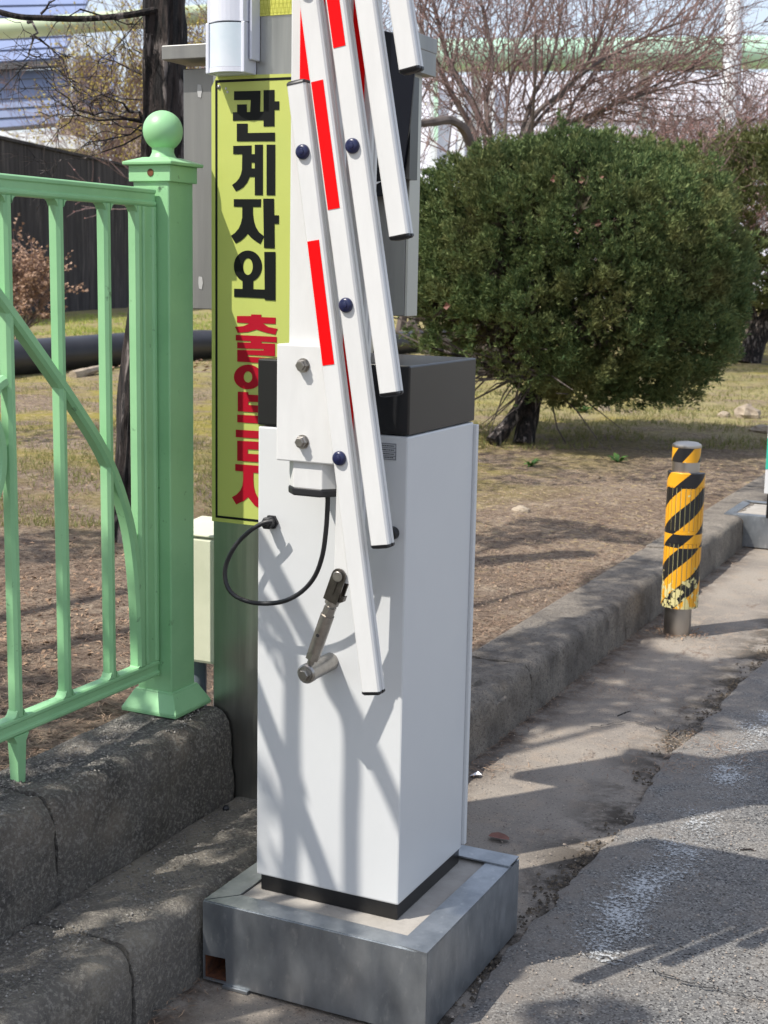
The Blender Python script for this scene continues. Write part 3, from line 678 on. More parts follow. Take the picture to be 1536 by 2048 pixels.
kiosk = thing('display_cabinet', 'grey steel display cabinet with projecting cap, fixed behind the column', 'cabinet', (-.5, .525, 1.225))
MB().box(-.782, -.243, .50, .552, 1.226, 1.74).build('body', M['kiosk'], kiosk, .002)
MB().box(-.2425, -.2365, .500, .5515, 1.226, 1.74).build('side_flange', mat('pale side flange', (.46, .46, .42), .5, .6), kiosk, .001)
MB().box(-.812, -.215, .462, .575, 1.755, 1.785).build('cap', M['kiosk'], kiosk, .002)
MB().add([(-.33, .466, 1.711), (-.216, .466, 1.711), (-.216, .572, 1.711), (-.33, .572, 1.711), (-.33, .466, 1.7845), (-.216, .466, 1.788), (-.216, .572, 1.774), (-.33, .572, 1.774)], [(0, 3, 2, 1), (4, 5, 6, 7), (0, 1, 5, 4), (1, 2, 6, 5), (2, 3, 7, 6), (3, 0, 4, 7)]).build('cap_cheek', M['kiosk'], kiosk)
PNY = .454
pl = [(700-8, 62), (770, 62), (812, 72), (826, 100), (829, 140), (820, 240), (808, 330), (800, 362), (785, 384), (765, 392), (745, 394), (722, 396), (705, 394), (690, 384), (681, 360), (676, 250), (672, 120), (676, 75)]
q = [PY(a, b, PNY) for a, b in pl]
dsp = MB().prism([(p.x, p.z) for p in q], (0, PNY, 0), (1, 0, 0), (0, 0, 1), (0, .007, 0)).build('black_display', M['glossblack'], kiosk, .001)
MB().box(-.28, -.22, PNY+.0075, .4995, 1.50, 1.70).build('display_bracket', M['black'], kiosk)
tag_ = None
m = MB()
for k in range(9):
    for j in range(2):
        p = PY(679+j*7+k*.6, 240+k*12.5, PNY); m.box(p.x-.0016, p.x+.0016, PNY-.004, PNY-.0005, p.z-.0022, p.z+.0022)
m.build('led_lamps', M['led'], dsp)
m = MB(); p0 = PY(671, 222, PNY); p1 = PY(694, 352, PNY); m.box(p0.x, p1.x, PNY-.0008, PNY-.0003, p1.z, p0.z); m.build('led_strip', mat('green tinted cover', (.12, .22, .16), .3), dsp)
def text(s, size, loc, mt, parent, name='lettering'):
    cu = bpy.data.curves.new('t', 'FONT'); cu.body = s; cu.size = size; cu.extrude = .0003
    to = bpy.data.objects.new('t', cu); COL.objects.link(to); bpy.context.view_layer.update()
    me = bpy.data.meshes.new_from_object(to.evaluated_get(bpy.context.evaluated_depsgraph_get())); bpy.data.objects.remove(to)
    me.transform(Matrix.Rotation(R_(90), 4, 'X')); me.transform(Matrix.Translation(loc)); me.materials.append(mt)
    o = bpy.data.objects.new(name, me); COL.objects.link(o); o.parent = parent; return o
mw = mat('white print', (.75, .75, .75), .5)
p = PY(733, 332, PNY); text('NS', .017, (p.x, PNY-.001, p.z), mw, dsp)
p = PY(735, 345, PNY); text("C'", .016, (p.x, PNY-.001, p.z), mw, dsp)
m = MB(); a_, b_, c_ = PY(741, 366, PNY), PY(764, 362, PNY), PY(742, 376, PNY)
m.prism([(a_.x, a_.z), (b_.x, b_.z), (c_.x, c_.z)], (0, PNY-.0012, 0), (1, 0, 0), (0, 0, 1), (0, .001, 0)); m.build('printed_wedge', mw, dsp)

pir = thing('motion_sensor', 'white motion sensor with curved lens on the upper left of the column', 'sensor', (-.578, .36, 1.70))
m = MB(); prof = [(-.046, .055), (-.046, .02), (-.042, .008)]+[(-.034+.068*k/8, .008-.013*math.sin(math.pi*k/8)) for k in range(9)]+[(.042, .008), (.046, .02), (.046, .055)]
m.prism(prof, (-.578, .334, 1.803), (1, 0, 0), (0, 1, 0), (0, 0, .15)); m.build('housing', M['pir'], pir, .002)
m = MB(); m.box(-.6235, -.6155, .3405, .389, 1.704, 1.8025); m.box(-.5405, -.5325, .3405, .389, 1.704, 1.8025); m.box(-.6155, -.5405, .362, .389, 1.704, 1.8025); m.box(-.530, -.524, .355, .389, 1.73, 1.95); m.build('frame', M['pir'], pir, .002)
m = MB(); lp_ = [(-.037+.074*k/10, -.013*math.sin(math.pi*k/10)) for k in range(11)]+[(.037, .02), (-.037, .02)]
m.prism(lp_, (-.578, .3435, 1.716), (1, 0, 0), (0, 1, 0), (0, 0, .0845)); m.build('lens', M['lens'], pir, smooth=True)
m.__init__(); m.prism([(a_*1.03, b_) for a_, b_ in lp_], (-.578, .3430, 1.706), (1, 0, 0), (0, 1, 0), (0, 0, .0095)); m.build('lower_lip', M['pir'], pir)
MB().lathe((-.576, .333, 1.711), [(.0042, 0), (.0042, .0025)], 14, 'y').build('test_button', M['rubber'], pir)

jb = thing('cable_box', 'cream plastic cable box with grey conduit between the green post and the column', 'box', (-.72, .55, .3))
MB().box(-.80, -.662, .455, .60, .430, .722).build('body', M['cream'], jb, .008)
MB().hexa([(-.803, .452, .7225), (-.659, .452, .7225), (-.659, .603, .7225), (-.803, .603, .7225), (-.803, .452, .729), (-.659, .452, .729), (-.659, .603, .742), (-.803, .603, .742)]).build('lid', M['cream'], jb, .003)
MB().tube([(-.700, .52, .22), (-.700, .52, .43)], .016, 16).tube([(-.748, .50, .22), (-.748, .50, .43)], .02, 16).build('conduit', M['greyplastic'], jb, smooth=True)

# ------------------------------------------------------------------ bollard
bol = thing('bollard', 'stainless bollard wrapped in yellow and black striped padding, torn near its foot', 'bollard', (BOL[0], BOL[1], 0))
MB().lathe((BOL[0], BOL[1], 0), [(.050, -.02), (.050, .70)], 40).build('tube', M['bollsteel'], bol, smooth=True)
MB().lathe((BOL[0], BOL[1], 0), [(.0525, .700), (.0535, .704), (.052, .711), (.040, .718), (.015, .7215), (.001, .722)], 40).build('cap', M['bollsteel'], bol, smooth=True)
MB().lathe((BOL[0], BOL[1], 0), [(.0518, .648), (.0518, .6995)], 40).build('upper_wrap', M['hazard'], bol, smooth=True)
MB().lathe((BOL[0]+.004, BOL[1], 0), [(.0655, .108), (.0655, .6085)], 48).build('foam_core', M['foam'], bol, smooth=True)
for (z0, z1, full) in ((.107, .350, 0), (.350, .398, 1), (.398, .558, 0), (.558, .610, 1)):
    if full:
        MB().lathe((BOL[0]+.004, BOL[1], 0), [(.0662, z0), (.0682, z0+.001), (.0682, z1-.001), (.0662, z1)], 48).build('band', M['hazard'], bol, smooth=True)
    else:
        nr = 24
        for k in range(nr):
            a0 = 2*math.pi*(k+.10)/nr; a1 = 2*math.pi*(k+.90)/nr; m = MB(); vs = []
            zs = z0+(.0 if z0 > .2 else rnd.choice((0, 0, .012, .03)) if rnd.random() < .3 else 0)
            for z in (zs, z1):
                for r in (.0645, .0680):
                    for a_ in (a0, (a0+a1)/2, a1): vs.append((BOL[0]+.004+math.cos(a_)*r, BOL[1]+math.sin(a_)*r, z))
            m.add(vs, [(3, 4, 10, 9), (4, 5, 11, 10), (0, 3, 9, 6), (5, 2, 8, 11), (0, 1, 4, 3), (1, 2, 5, 4), (6, 9, 10, 7), (7, 10, 11, 8)]); m.build('padding_rib', M['hazard'], bol)

# ------------------------------------------------------------------ second gate at the right edge
def copy_tree(o, parent, dx):
    c_ = o.copy(); COL.objects.link(c_)
    if parent is None: c_.location = o.location+dx
    else: c_.parent = parent
    for ch in o.children: copy_tree(ch, c_, dx)
    return c_
DX = Vector((.012, 4.79, 0))
b2 = copy_tree(base, None, DX); b2['label'] = 'weathered galvanised base box at the far right edge beyond the bollard, against the kerb'
g2 = thing('barrier_gate', 'second white barrier gate cabinet at the far right edge of the picture', 'barrier gate', (-.13, 4.95, ZB), 'barrier gates')
MB().box(-.262, .02, 4.802, 5.09, ZB-.002, ZB+.118).build('plinth', M['black'], g2, .002)
MB().box(-.277, .03, 4.798, 5.095, ZB+.1185, ZB+.88).build('cabinet_body', M['white'], g2, .003)
MB().box(-.278, .031, 4.797, 5.096, ZB+.882, ZB+1.0).build('lid', M['black'], g2, .003)
MB().box(-.2765, .02, 4.7965, 4.798, .40, .55).build('sticker', mat('teal sticker', (.03, .42, .30), .4), g2)

# ------------------------------------------------------------------ shrubs
def foliage(centre, rad, tufts, per, mt, parent, seed, size=.07, lump=.10, bottom=None, up_bias=.9, tuft_r=.045, blades=6, everyway=False):
    r = random.Random(seed); m = MB(); C_ = Vector(centre); V = m.v; Fc = m.f
    for i in range(tufts):
        while True:
            d_ = Vector((r.gauss(0, 1), r.gauss(0, 1), r.gauss(0, 1))).normalized()
            if d_.y < .5 or everyway: break
        rr = 1+lump*1.5*noise.noise(d_*2.0+Vector((seed, 0, 0)))+lump*1.0*noise.noise(d_*4.5+Vector((0, seed, 0)))+lump*.5*noise.noise(d_*11)
        rr *= (abs(d_.x)**2.7+abs(d_.y)**2.7+abs(d_.z)**2.7)**(-1/2.7)
        inner = r.random() < .36
        rr *= r.uniform(.70, .86) if inner else r.uniform(.93, 1.03)
        if not inner and noise.noise(d_*5+Vector((3, seed, 9))) < -.38: continue
        tc_ = C_+Vector((d_.x*rad[0], d_.y*rad[1], d_.z*rad[2]))*rr
        ax_ = (d_*.8+Vector((0, 0, up_bias))+Vector((r.gauss(0, .25), r.gauss(0, .25), r.gauss(0, .2)))).normalized()
        tl = r.uniform(.7, 1.5)
        for j in range(per):
            h = r.random(); p = tc_+ax_*(h*tuft_r*2.6*tl)+Vector((r.gauss(0, 1), r.gauss(0, 1), r.gauss(0, 1)))*(tuft_r*(1-.75*h))
            if bottom and not bottom(p, r): continue
            grow = (ax_+(p-tc_)*6+Vector((r.gauss(0, .2), r.gauss(0, .2), r.gauss(0, .2)))).normalized()
            for k in range(blades):
                t = (grow+Vector((r.gauss(0, .45), r.gauss(0, .45), r.gauss(0, .4)))).normalized()
                side = t.cross(Vector((r.gauss(0, 1), r.gauss(0, 1), r.gauss(0, 1)))).normalized()
                L_ = size*r.uniform(.5, 1.15); wv = side*(L_*.10); md = p+t*(L_*.45)
                b_ = len(V); V.append(tuple(p)); V.append(tuple(md-wv)); V.append(tuple(p+t*L_)); V.append(tuple(md+wv)); Fc.append((b_, b_+1, b_+2, b_+3))
    return m.build('crown', mt, parent, fix=False)
def limb(pts, r0, r1, n=9, mm=None, jit=.25):
    P = smoothp([Vector(p) for p in pts], 5); mm = mm or MB(); N = len(P)
    mm.tube(P, [r0+(r1-r0)*i/(N-1) for i in range(N)], n, True, jit); return mm
s1 = thing('juniper_shrub', 'large round clipped dark green juniper right behind the barrier', 'shrub', (-2.4, 7.1, .15))
cS = at(1135, 556, 9.95)
def bot1(p, r):
    q = p-cS; z = p.z
    low = .40+.28*ss((.05-q.x)/.5)+.12*noise.noise(Vector((q.x*5, q.y*5, 0)))
    if z < low: return False
    if -.20 < q.x < .04 and z < 1.0 and r.random() < .8: return False
    if q.x < -.15 and z < 1.0 and noise.noise(p*4.5) < .12: return False
    return True
foliage(cS, (.72, .70, .56), 900, 14, M['shadecore'], s1, 8, .09, .12, lambda p, r: p.z > .85, .3, .08, 4, True)  # inner core added so the gaps in the crown look dark
foliage(cS, (1.10, 1.03, .83), 4800, 25, M['juniper'], s1, 3, .040, .10, bot1, .9, .036, 5)
m = MB()
limb([at(1045, 890, 9.85), at(1060, 820, 9.9), at(1085, 740, 9.9), at(1100, 650, 9.95), at(1120, 520, 9.95)], .078, .04, 10, m)
limb([at(985, 885, 9.75), at(1015, 850, 9.8), at(1055, 790, 9.85), at(1090, 700, 9.9)], .055, .04, 9, m)
limb([at(1080, 740, 9.9), at(1150, 690, 9.8), at(1230, 640, 9.7)], .05, .02, 7, m); limb([at(1070, 770, 9.9), at(1020, 710, 9.9), at(960, 660, 9.8), at(880, 630, 9.8)], .04, .015, 7, m)
limb([at(1060, 790, 9.9), at(1000, 745, 9.8), at(940, 720, 9.7), at(850, 690, 9.6)], .028, .008, 6, m)
m.build('trunk', M['bark'], s1, smooth=True)
m = MB(); r = random.Random(5)
for i in range(130):
    a_ = at(1060+r.uniform(-30, 40), 720+r.uniform(-60, 40), 9.9+r.uniform(-.2, .2)); d_ = Vector((r.gauss(-.3, .8), r.gauss(-.3, .5), r.gauss(.1, .5))); 
    b_ = a_+d_*r.uniform(.3, .8); c_ = (a_+b_)/2+Vector((r.gauss(0, .06), 0, r.gauss(0, .06)))
    m.tube([a_, c_, b_], [.009, .006, .002], 3, False)
m.build('twigs', M['limb'], s1, fix=False)['kind'] = 'stuff'
# brown leaves caught in the crown
for (a_, b_, dd, lb) in ((1107, 357, 8.90, 'brown leaf high on the round juniper, left one of the upper three'), (1163, 360, 8.90, 'reddish leaf high on the round juniper, middle one of the upper three'),
    (1202, 352, 8.92, 'reddish leaf high on the round juniper, right one of the upper three'), (1298, 408, 9.02, 'brown leaf on the upper right of the round juniper'), (1196, 446, 8.84, 'reddish leaf at the middle of the round juniper, right one of two'),
    (1155, 460, 8.84, 'brown leaf at the middle of the round juniper, left one of two'), (893, 612, 9.0, 'brown leaf low on the left part of the round juniper'), (831, 318, 9.1, 'pale brown leaf at the upper left rim of the round juniper')):
    q = at(a_, b_, dd); m = MB(); m.add([q+Vector((-.022, 0, -.01)), q+Vector((.005, -.01, -.024)), q+Vector((.026, 0, .004)), q+Vector((.003, -.012, .024))], [(0, 1, 2, 3)])
    o = m.build('fallen_leaf', M['redleaf'], None); tag(o, lb, 'leaf', 'brown leaves caught in the juniper')
s2 = thing('juniper_shrub', 'olive green juniper with gnarled trunk at the right edge, farther off', 'shrub', (-2.9, 17.7, .15))
c2 = at(1545, 470, 19.6)
foliage(c2, (1.24, 1.2, 1.16), 2000, 14, M['juniper2'], s2, 11, .10, .18, lambda p, r: p.z > .85+.25*noise.noise(p*2) and noise.noise(p*2.4+Vector((5, 5, 5))) > -.18, .5, .07, 5)
m = MB(); limb([at(1495, 728, 19.5), at(1515, 670, 19.5), at(1545, 620, 19.5), at(1560, 540, 19.6)], .17, .09, 9, m); limb([at(1520, 665, 19.5), at(1500, 600, 19.5), at(1505, 520, 19.5)], .06, .03, 7, m); limb([at(1540, 630, 19.5), at(1580, 560, 19.4), at(1600, 480, 19.4)], .08, .04, 7, m)
m.build('trunk', M['bark'], s2, smooth=True)

# ------------------------------------------------------------------ bare trees
def bare_tree(root, pos, h, seed, stems=5, r0=.09, spread=.55, levels=5, kids=(3, 4), bud=None, budn=1, twigmat='twig', lean=(0, 0), lenf=.34, tw=.0045, budsize=.012):
    r = random.Random(seed); big = MB(); small = MB(); bd = MB()
    def grow(p, d_, L_, rad, lv):
        n = 4 if lv < levels else 3
        pts = [p]; rr = [rad]; q = p; dd = d_
        for i in range(n):
            dd = (dd+Vector((r.gauss(0, .16), r.gauss(0, .16), r.gauss(.03, .12)))).normalized()
            q = q+dd*(L_/n); pts.append(q); rr.append(max(tw*.45, rad*(1-.55*(i+1)/n)))
        (big if rad > .014 else small).tube(pts, rr, 6 if rad > .02 else 3, rad > .02)
        if lv >= levels:
            if bud:
                for k in range(budn):
                    c_ = pts[r.randint(1, n)]; s_ = budsize*r.uniform(.6, 1.4); u = Vector((r.gauss(0, 1), r.gauss(0, 1), r.gauss(0, 1))).normalized()*s_; v = u.orthogonal().normalized()*s_*.6
                    bd.tri(c_-v, c_+v, c_+u)
            return
        nk = r.randint(*kids)
        for k in range(nk):
            t = r.uniform(.3, 1); i = min(n-1, int(t*n)); c_ = pts[i].lerp(pts[i+1], t*n-i)
            az = r.uniform(0, 6.283); o_ = dd.orthogonal().normalized(); o_ = Matrix.Rotation(az, 3, dd) @ o_
            nd = (dd*1.0+o_*r.uniform(.45, .95)+Vector((0, 0, .12))).normalized()
            grow(c_, nd, L_*r.uniform(.55, .85), max(tw, rr[i]*r.uniform(.45, .65)), lv+1)
    for s_ in range(stems):
        a_ = 6.283*s_/stems+r.uniform(-.4, .4); d_ = Vector((math.cos(a_)*spread+lean[0], math.sin(a_)*spread+lean[1], 1)).normalized()
        grow(Vector(pos)+Vector((math.cos(a_), math.sin(a_), 0))*r0*1.2, d_, h*lenf*r.uniform(.85, 1.15), r0*r.uniform(.6, 1), 0)
    big.build('trunk', M['limb'], root, fix=False, smooth=True)
    small.build('twigs', M[twigmat], root, fix=False)['kind'] = 'stuff'
    if bud: bd.build('buds', M[bud], root, fix=False)['kind'] = 'stuff'
def twigs(p0, p1, r0, lv, mm):
    p0, p1 = Vector(p0), Vector(p1); L_ = (p1-p0).length; d_ = (p1-p0).normalized(); pts = [p0]; n = 4
    for i in range(1, n+1): pts.append(p0.lerp(p1, i/n)+Vector((r.gauss(0, .03), r.gauss(0, .03), r.gauss(0, .03)))*L_)
    mm.tube(pts, [r0*(1-.6*i/n) for i in range(n+1)], 5 if r0 > .004 else 3, False)
    if lv <= 0: return
    for k in range(r.randint(2, 4)):
        i = r.randint(1, n); q = pts[i]; o_ = Matrix.Rotation(r.uniform(0, 6.28), 3, d_) @ d_.orthogonal().normalized()
        nd = (d_+o_*r.uniform(.5, 1.1)+Vector((0, 0, -.15))).normalized(); twigs(q, q+nd*L_*r.uniform(.4, .7), max(.0014, r0*.5), lv-1, mm)
def gp(px, dep, z=.15):
    q = at(px, 560, dep); return Vector((q.x, q.y, z))
t = thing('bare_tree', 'bare many stemmed tree with pinkish twigs rising behind the round juniper', 'tree', gp(985, 16)); bare_tree(t, gp(985, 16), 6.0, 21, 4, .08, .62, 5, (3, 3), 'bud', 2)
m = MB(); mt_ = MB(); r = random.Random(99)
for l, ra, dp in (([(985, 560), (962, 400), (955, 285), (905, 190), (860, 100), (835, 40), (800, -40)], .085, 16), ([(988, 560), (978, 400), (965, 255), (905, 140), (872, 30), (850, -70)], .075, 16.2), ([(995, 560), (990, 330), (972, 210), (985, 120), (962, 0), (950, -90)], .07, 15.9),
        ([(1003, 560), (1008, 300), (1014, 215), (1030, 110), (1072, -10)], .045, 15.7), ([(1010, 560), (1038, 310), (1062, 205), (1105, 115), (1130, -20)], .07, 16.3), ([(1012, 560), (1048, 275), (1122, 185), (1205, 120), (1320, 60), (1400, 35)], .06, 15.8),
        ([(1080, 560), (1150, 305), (1215, 215), (1330, 135), (1430, 75)], .055, 16.6), ([(1075, 560), (1128, 270), (1150, 200), (1200, 120), (1245, -20)], .05, 16.9), ([(1040, 560), (1100, 260), (1150, 240), (1300, 185), (1440, 150)], .045, 16.1), ([(1010, 560), (1030, 330), (1068, 250), (1160, 150), (1210, 40), (1230, -60)], .05, 16.4), ([(1020, 560), (1075, 300), (1190, 230), (1290, 180), (1420, 120)], .04, 16.2)):
    P = [at(a_, b_, dp+.12*i) for i, (a_, b_) in enumerate(l)]; limb(P, ra*.62, .010, 7, m)
    Q = smoothp(P, 4)
    for i in range(7, len(Q)-1):
        for k in range(2):
            d_ = (Q[i+1]-Q[i]).normalized(); o_ = Matrix.Rotation(r.uniform(0, 6.28), 3, d_) @ d_.orthogonal().normalized(); nd = (d_*.9+o_*r.uniform(.4, .9)+Vector((0, 0, .2))).normalized()
            twigs(Q[i], Q[i]+nd*r.uniform(.5, 1.3), .011, 3, mt_)
bd_ = MB()
for k in range(0, len(mt_.v), 19):
    p = Vector(mt_.v[k]); u = Vector((r.gauss(0, 1), r.gauss(0, 1), r.gauss(0, 1))).normalized()*.016; v = u.orthogonal().normalized()*.009; bd_.tri(p-v, p+v, p+u)
bd_.build('buds', M['bud'], t, fix=False)['kind'] = 'stuff'
m.build('limb', M['limb'], t, fix=False, smooth=True); mt_.build('twigs', M['twig'], t, fix=False)['kind'] = 'stuff'
t = thing('bare_tree', 'bare grey limbed tree whose low bough reaches left to the display cabinet', 'tree', gp(905, 13)); bare_tree(t, gp(905, 13.), 4.6, 22, 2, .06, .35, 4, (2, 3), 'bud', 1)
m = MB(); limb([at(830, 248, 12.4), at(862, 245, 12.5), at(900, 240, 12.7), at(930, 262, 12.9), at(948, 310, 13)], .032, .048, 8, m); m.build('bough', M['limb'], t, smooth=True)
t = thing('bare_tree', 'dense pink budded bare tree between the round juniper and the white pole', 'tree', gp(1290, 22)); bare_tree(t, gp(1330, 22), 4.9, 23, 7, .09, .75, 5, (3, 4), 'bud', 3, budsize=.022, tw=.006)
t = thing('bare_tree', 'pink budded bare tree behind the white pole at the right edge', 'tree', gp(1520, 25)); bare_tree(t, gp(1520, 25), 6.5, 24, 6, .09, .7, 5, (3, 4), 'bud', 3, budsize=.024, tw=.007)
t = thing('bare_tree', 'faint bare tree far behind the upper edge of the display cabinet', 'tree', gp(790, 24)); bare_tree(t, gp(790, 24), 8, 25, 5, .10, .6, 5, (3, 4), 'bud', 2, budsize=.02, tw=.007)
t = thing('bare_tree', 'tall bare tree in the middle distance above the right side of the round juniper', 'tree', gp(1170, 27)); bare_tree(t, gp(1170, 27), 9, 26, 4, .12, .6, 5, (2, 3), 'bud', 2, budsize=.022, tw=.008)
t = thing('bare_tree', 'bare tree with reddish twigs far behind the dark trunk on the left', 'tree', gp(398, 44, .0)); bare_tree(t, gp(398, 44, .0), 12, 27, 4, .12, .25, 5, (3, 4), 'bud', 2, budsize=.022, tw=.008)
t = thing('budding_shrub', 'tall shrub of fine twigs with yellow green buds left of the dark trunk', 'shrub', gp(250, 38, .0)); bare_tree(t, gp(250, 38, .0), 12, 28, 5, .07, .16, 5, (3, 4), 'ybud', 4, budsize=.045, tw=.009)
t = thing('dry_shrub', 'low bush with dry tan and pink leaves seen through the fence bars', 'shrub', gp(35, 17.5, .3)); bare_tree(t, gp(25, 17.5, .3), 1.75, 29, 8, .025, .5, 4, (3, 4), 'drybud', 5, budsize=.03, tw=.004)
# dark rough trunk close behind the fence
t = thing('dark_tree', 'dark rough barked leaning trunk directly behind the green fence post', 'tree', (-2.06, 2.02, .3))
P = smoothp([at(252, 1105, 5.3), at(258, 1060, 5.28), at(268, 930, 5.25), at(280, 790, 5.2), at(305, 600, 5.1), at(322, 430, 5.05), at(330, 250, 5.0), at(329, 100, 4.95), at(329, -60, 4.9), at(335, -250, 4.85)], 9)
m = MB(); n = 44; N = len(P)
for i, p in enumerate(P):
    f = i/(N-1); r0 = .052+.024*ss(f*2.2)+(.022*(1-f*14) if f < .07 else 0)
    for k in range(n):
        a_ = 2*math.pi*k/n; fur = noise.noise(Vector((math.cos(a_)*3.2, math.sin(a_)*3.2, p.z*1.6)))+.6*noise.noise(Vector((math.cos(a_)*8, math.sin(a_)*8, p.z*5)))
        rr = r0*(1+.17*fur-.13*max(0, .16-abs(fur))/.16)
        m.v.append((p.x+math.cos(a_)*rr, p.y+math.sin(a_)*rr, p.z))
for i in range(N-1):
    for k in range(n): a_ = i*n+k; b_ = i*n+(k+1) % n; m.f.append((a_, b_, b_+n, a_+n))
m.build('trunk', M['bark'], t, fix=False, smooth=True)
m = MB(); r = random.Random(31)
br_ = [[(368, -25), (330, 12), (300, 22), (250, 31), (200, 36), (150, 38), (80, 36), (30, 32), (-40, 12)]]
for l in br_: limb([at(a_, b_, 4.9-.02*i) for i, (a_, b_) in enumerate(l)], .012, .009, 8, m, .15)
for (x0, y0, x1, y1, rr, lv) in ((55, 38, 68, 72, .006, 0), (68, 72, 128, 118, .005, 3), (68, 70, 55, 125, .0045, 2), (55, 125, -10, 200, .0035, 2), (160, 18, 285, 52, .004, 3), (82, 28, 120, -10, .005, 1), (128, 118, 140, 160, .003, 2),
        (285, 240, 150, 215, .005, 3), (285, 245, 120, 240, .005, 3), (283, 235, 235, 205, .007, 2), (283, 250, 150, 300, .004, 3), (240, 205, 100, 150, .003, 3), (284, 270, 130, 330, .004, 3), (283, 200, 150, 180, .003, 3), (284, 150, 180, 100, .003, 3), (300, 20, 200, 120, .003, 3), (160, 20, 60, 90, .003, 2), (284, 262, 200, 232, .004, 2)):
    twigs(at(x0, y0, 4.9+r.uniform(0, .05)), at(x1, y1, 4.75+r.uniform(-.2, .2)), rr, lv, m)
m.build('branches', M['bark'], t, fix=False, smooth=True)

# ------------------------------------------------------------------ wall, pipes, buildings, poles
wl = thing('boundary_wall', 'long dark stained concrete wall behind the lawn on the left', 'wall', (-16, 20, 0))
def wpt(y): return -16.85-(y-18.9)*.30
for k in range(14):
    y0 = 4+k*2.4; y1 = y0+2.385
    MB().hexa([(wpt(y0)-.2, y0, 0), (wpt(y0), y0, 0), (wpt(y1), y1, 0), (wpt(y1)-.2, y1, 0), (wpt(y0)-.2, y0, 3.50), (wpt(y0), y0, 3.50), (wpt(y1), y1, 3.50), (wpt(y1)-.2, y1, 3.50)]).build('wall_panel', M['wall'], wl, .01)
MB().hexa([(wpt(4)-.25, 4, 3.503), (wpt(4)+.04, 4, 3.503), (wpt(37.6)+.04, 37.6, 3.503), (wpt(37.6)-.25, 37.6, 3.503), (wpt(4)-.25, 4, 3.56), (wpt(4)+.04, 4, 3.56), (wpt(37.6)+.04, 37.6, 3.56), (wpt(37.6)-.25, 37.6, 3.56)]).build('coping', M['wall'], wl)
pp = MB(); ln = [(-7.25, 1.), (-7.40, 5), (-7.48, 8), (-7.42, 11), (-7.40, 15), (-7.6, 22)]
limb([(a_-.1, b_, H(a_, b_)+.15) for a_, b_ in ln], .165, .165, 20, pp, 0); tag(pp.build('black_pipe', M['pipeblack'], None, smooth=True), 'thick black plastic pipe lying across the lawn behind the fence', 'pipe')
o = MB().lathe((-7.05, 6.15, .3), [(.01, 0), (.27, .0), (.28, .3), (.27, .32), (.28, .6), (.26, .62), (.02, .62)], 24).build('blue_drum', M['bluetarp'], None, smooth=True); tag(o, 'dark blue drum at the left edge beside the black pipe', 'drum')

def panelrow(root, name, c00, c10, c01, c11, n, mt, thick=.08, gap=.012, along=True):
    """n clapboard panels filling the quad (bottom-left, bottom-right, top-left, top-right)"""
    c00, c10, c01, c11 = map(Vector, (c00, c10, c01, c11)); nv = (c10-c00).cross(c01-c00).normalized()
    if nv.dot(CAM-c00) < 0: nv = -nv
    for i in range(n):
        a_, b_ = i/n+gap/2, (i+1)/n-gap/2
        p = [c00.lerp(c01, a_), c10.lerp(c11, a_), c10.lerp(c11, b_), c00.lerp(c01, b_)]
        f = [p[0]+nv*(thick*.6), p[1]+nv*(thick*.6), p[2], p[3]]
        bk = [q-nv*thick for q in p]
        MB().hexa(bk+f).build(name, mt, root)
hall = thing('clad_hall', 'blue grey clad industrial hall beyond the wall at upper left', 'building', at(100, 560, 48))
def slab(root, name, l, mt, dep, thick=.3):
    q = [at(a_, b_, dep) for a_, b_ in l]; off = Vector((fw.x, fw.y, 0)).normalized()*thick
    MB().hexa(q+[v+off for v in q]).build(name, mt, root)
panelrow(hall, 'wall_panel', at(-90, 262, 48), at(140, 247, 48), at(-90, 146, 48), at(140, 136, 48), 6, M['bluepanel'])
panelrow(hall, 'roof_panel', at(-90, 132, 47.8), at(122, 118, 47.8), at(-90, -50, 51), at(200, -50, 51), 8, M['bluepanel'])
slab(hall, 'eave', [(-90, 144), (126, 131), (126, 119), (-90, 131)], M['darktrim'], 47.5, .5)
slab(hall, 'gable_trim', [(122, 121), (128, 121), (180, 78), (174, 76)], M['offwhite'], 47.6, .2)
slab(hall, 'column', [(143, 245), (161, 243), (165, 110), (146, 115)], M['steelgrey'], 48, .4)
panelrow(hall, 'wall_panel', at(163, 232, 49), at(232, 226, 49), at(163, 112, 49), at(232, 106, 49), 5, M['bluepanel'])
slab(hall, 'base_beam', [(-90, 268), (122, 252), (122, 245), (-90, 262)], M['darktrim'], 47.8, .3)
slab(hall, 'downpipe', [(207, 235), (212, 235), (211, 140), (206, 140)], M['offwhite'], 47.8, .15)
bb = thing('beige_building', 'small beige rendered building behind the wall left of the dark trunk', 'building', at(255, 560, 50))
for l in ([(120, 275), (152, 273), (152, 232), (120, 234)], [(228, 330), (292, 330), (292, 240), (228, 246)]): slab(bb, 'wall', l, M['beige'], 46, 1.5)
slab(bb, 'roof_edge', [(118, 236), (294, 228), (294, 222), (118, 230)], M['offwhite'], 45.8, 1.6)
slab(bb, 'window', [(222, 286), (229, 285), (229, 271), (222, 272)], mat('blue glass', (.06, .25, .6), .2), 45.8, .1)
gh = thing('low_roof', 'low white sheet roof just above the top of the dark wall', 'roof', at(100, 560, 40))
slab(gh, 'roof_sheet', [(-60, 282), (180, 300), (150, 272), (-60, 257)], M['offwhite'], 40, 3)
gpipe = thing('overhead_pipe', 'pale green overhead pipe crossing in front of the blue hall', 'pipe', at(150, 560, 40))
MB().tube([at(-120, 62, 40), at(20, 57, 40), at(150, 48, 40), at(330, 34, 40.5), at(420, 28, 41)], .27, 20).build('pipe', M['olivepipe'], gpipe, smooth=True)
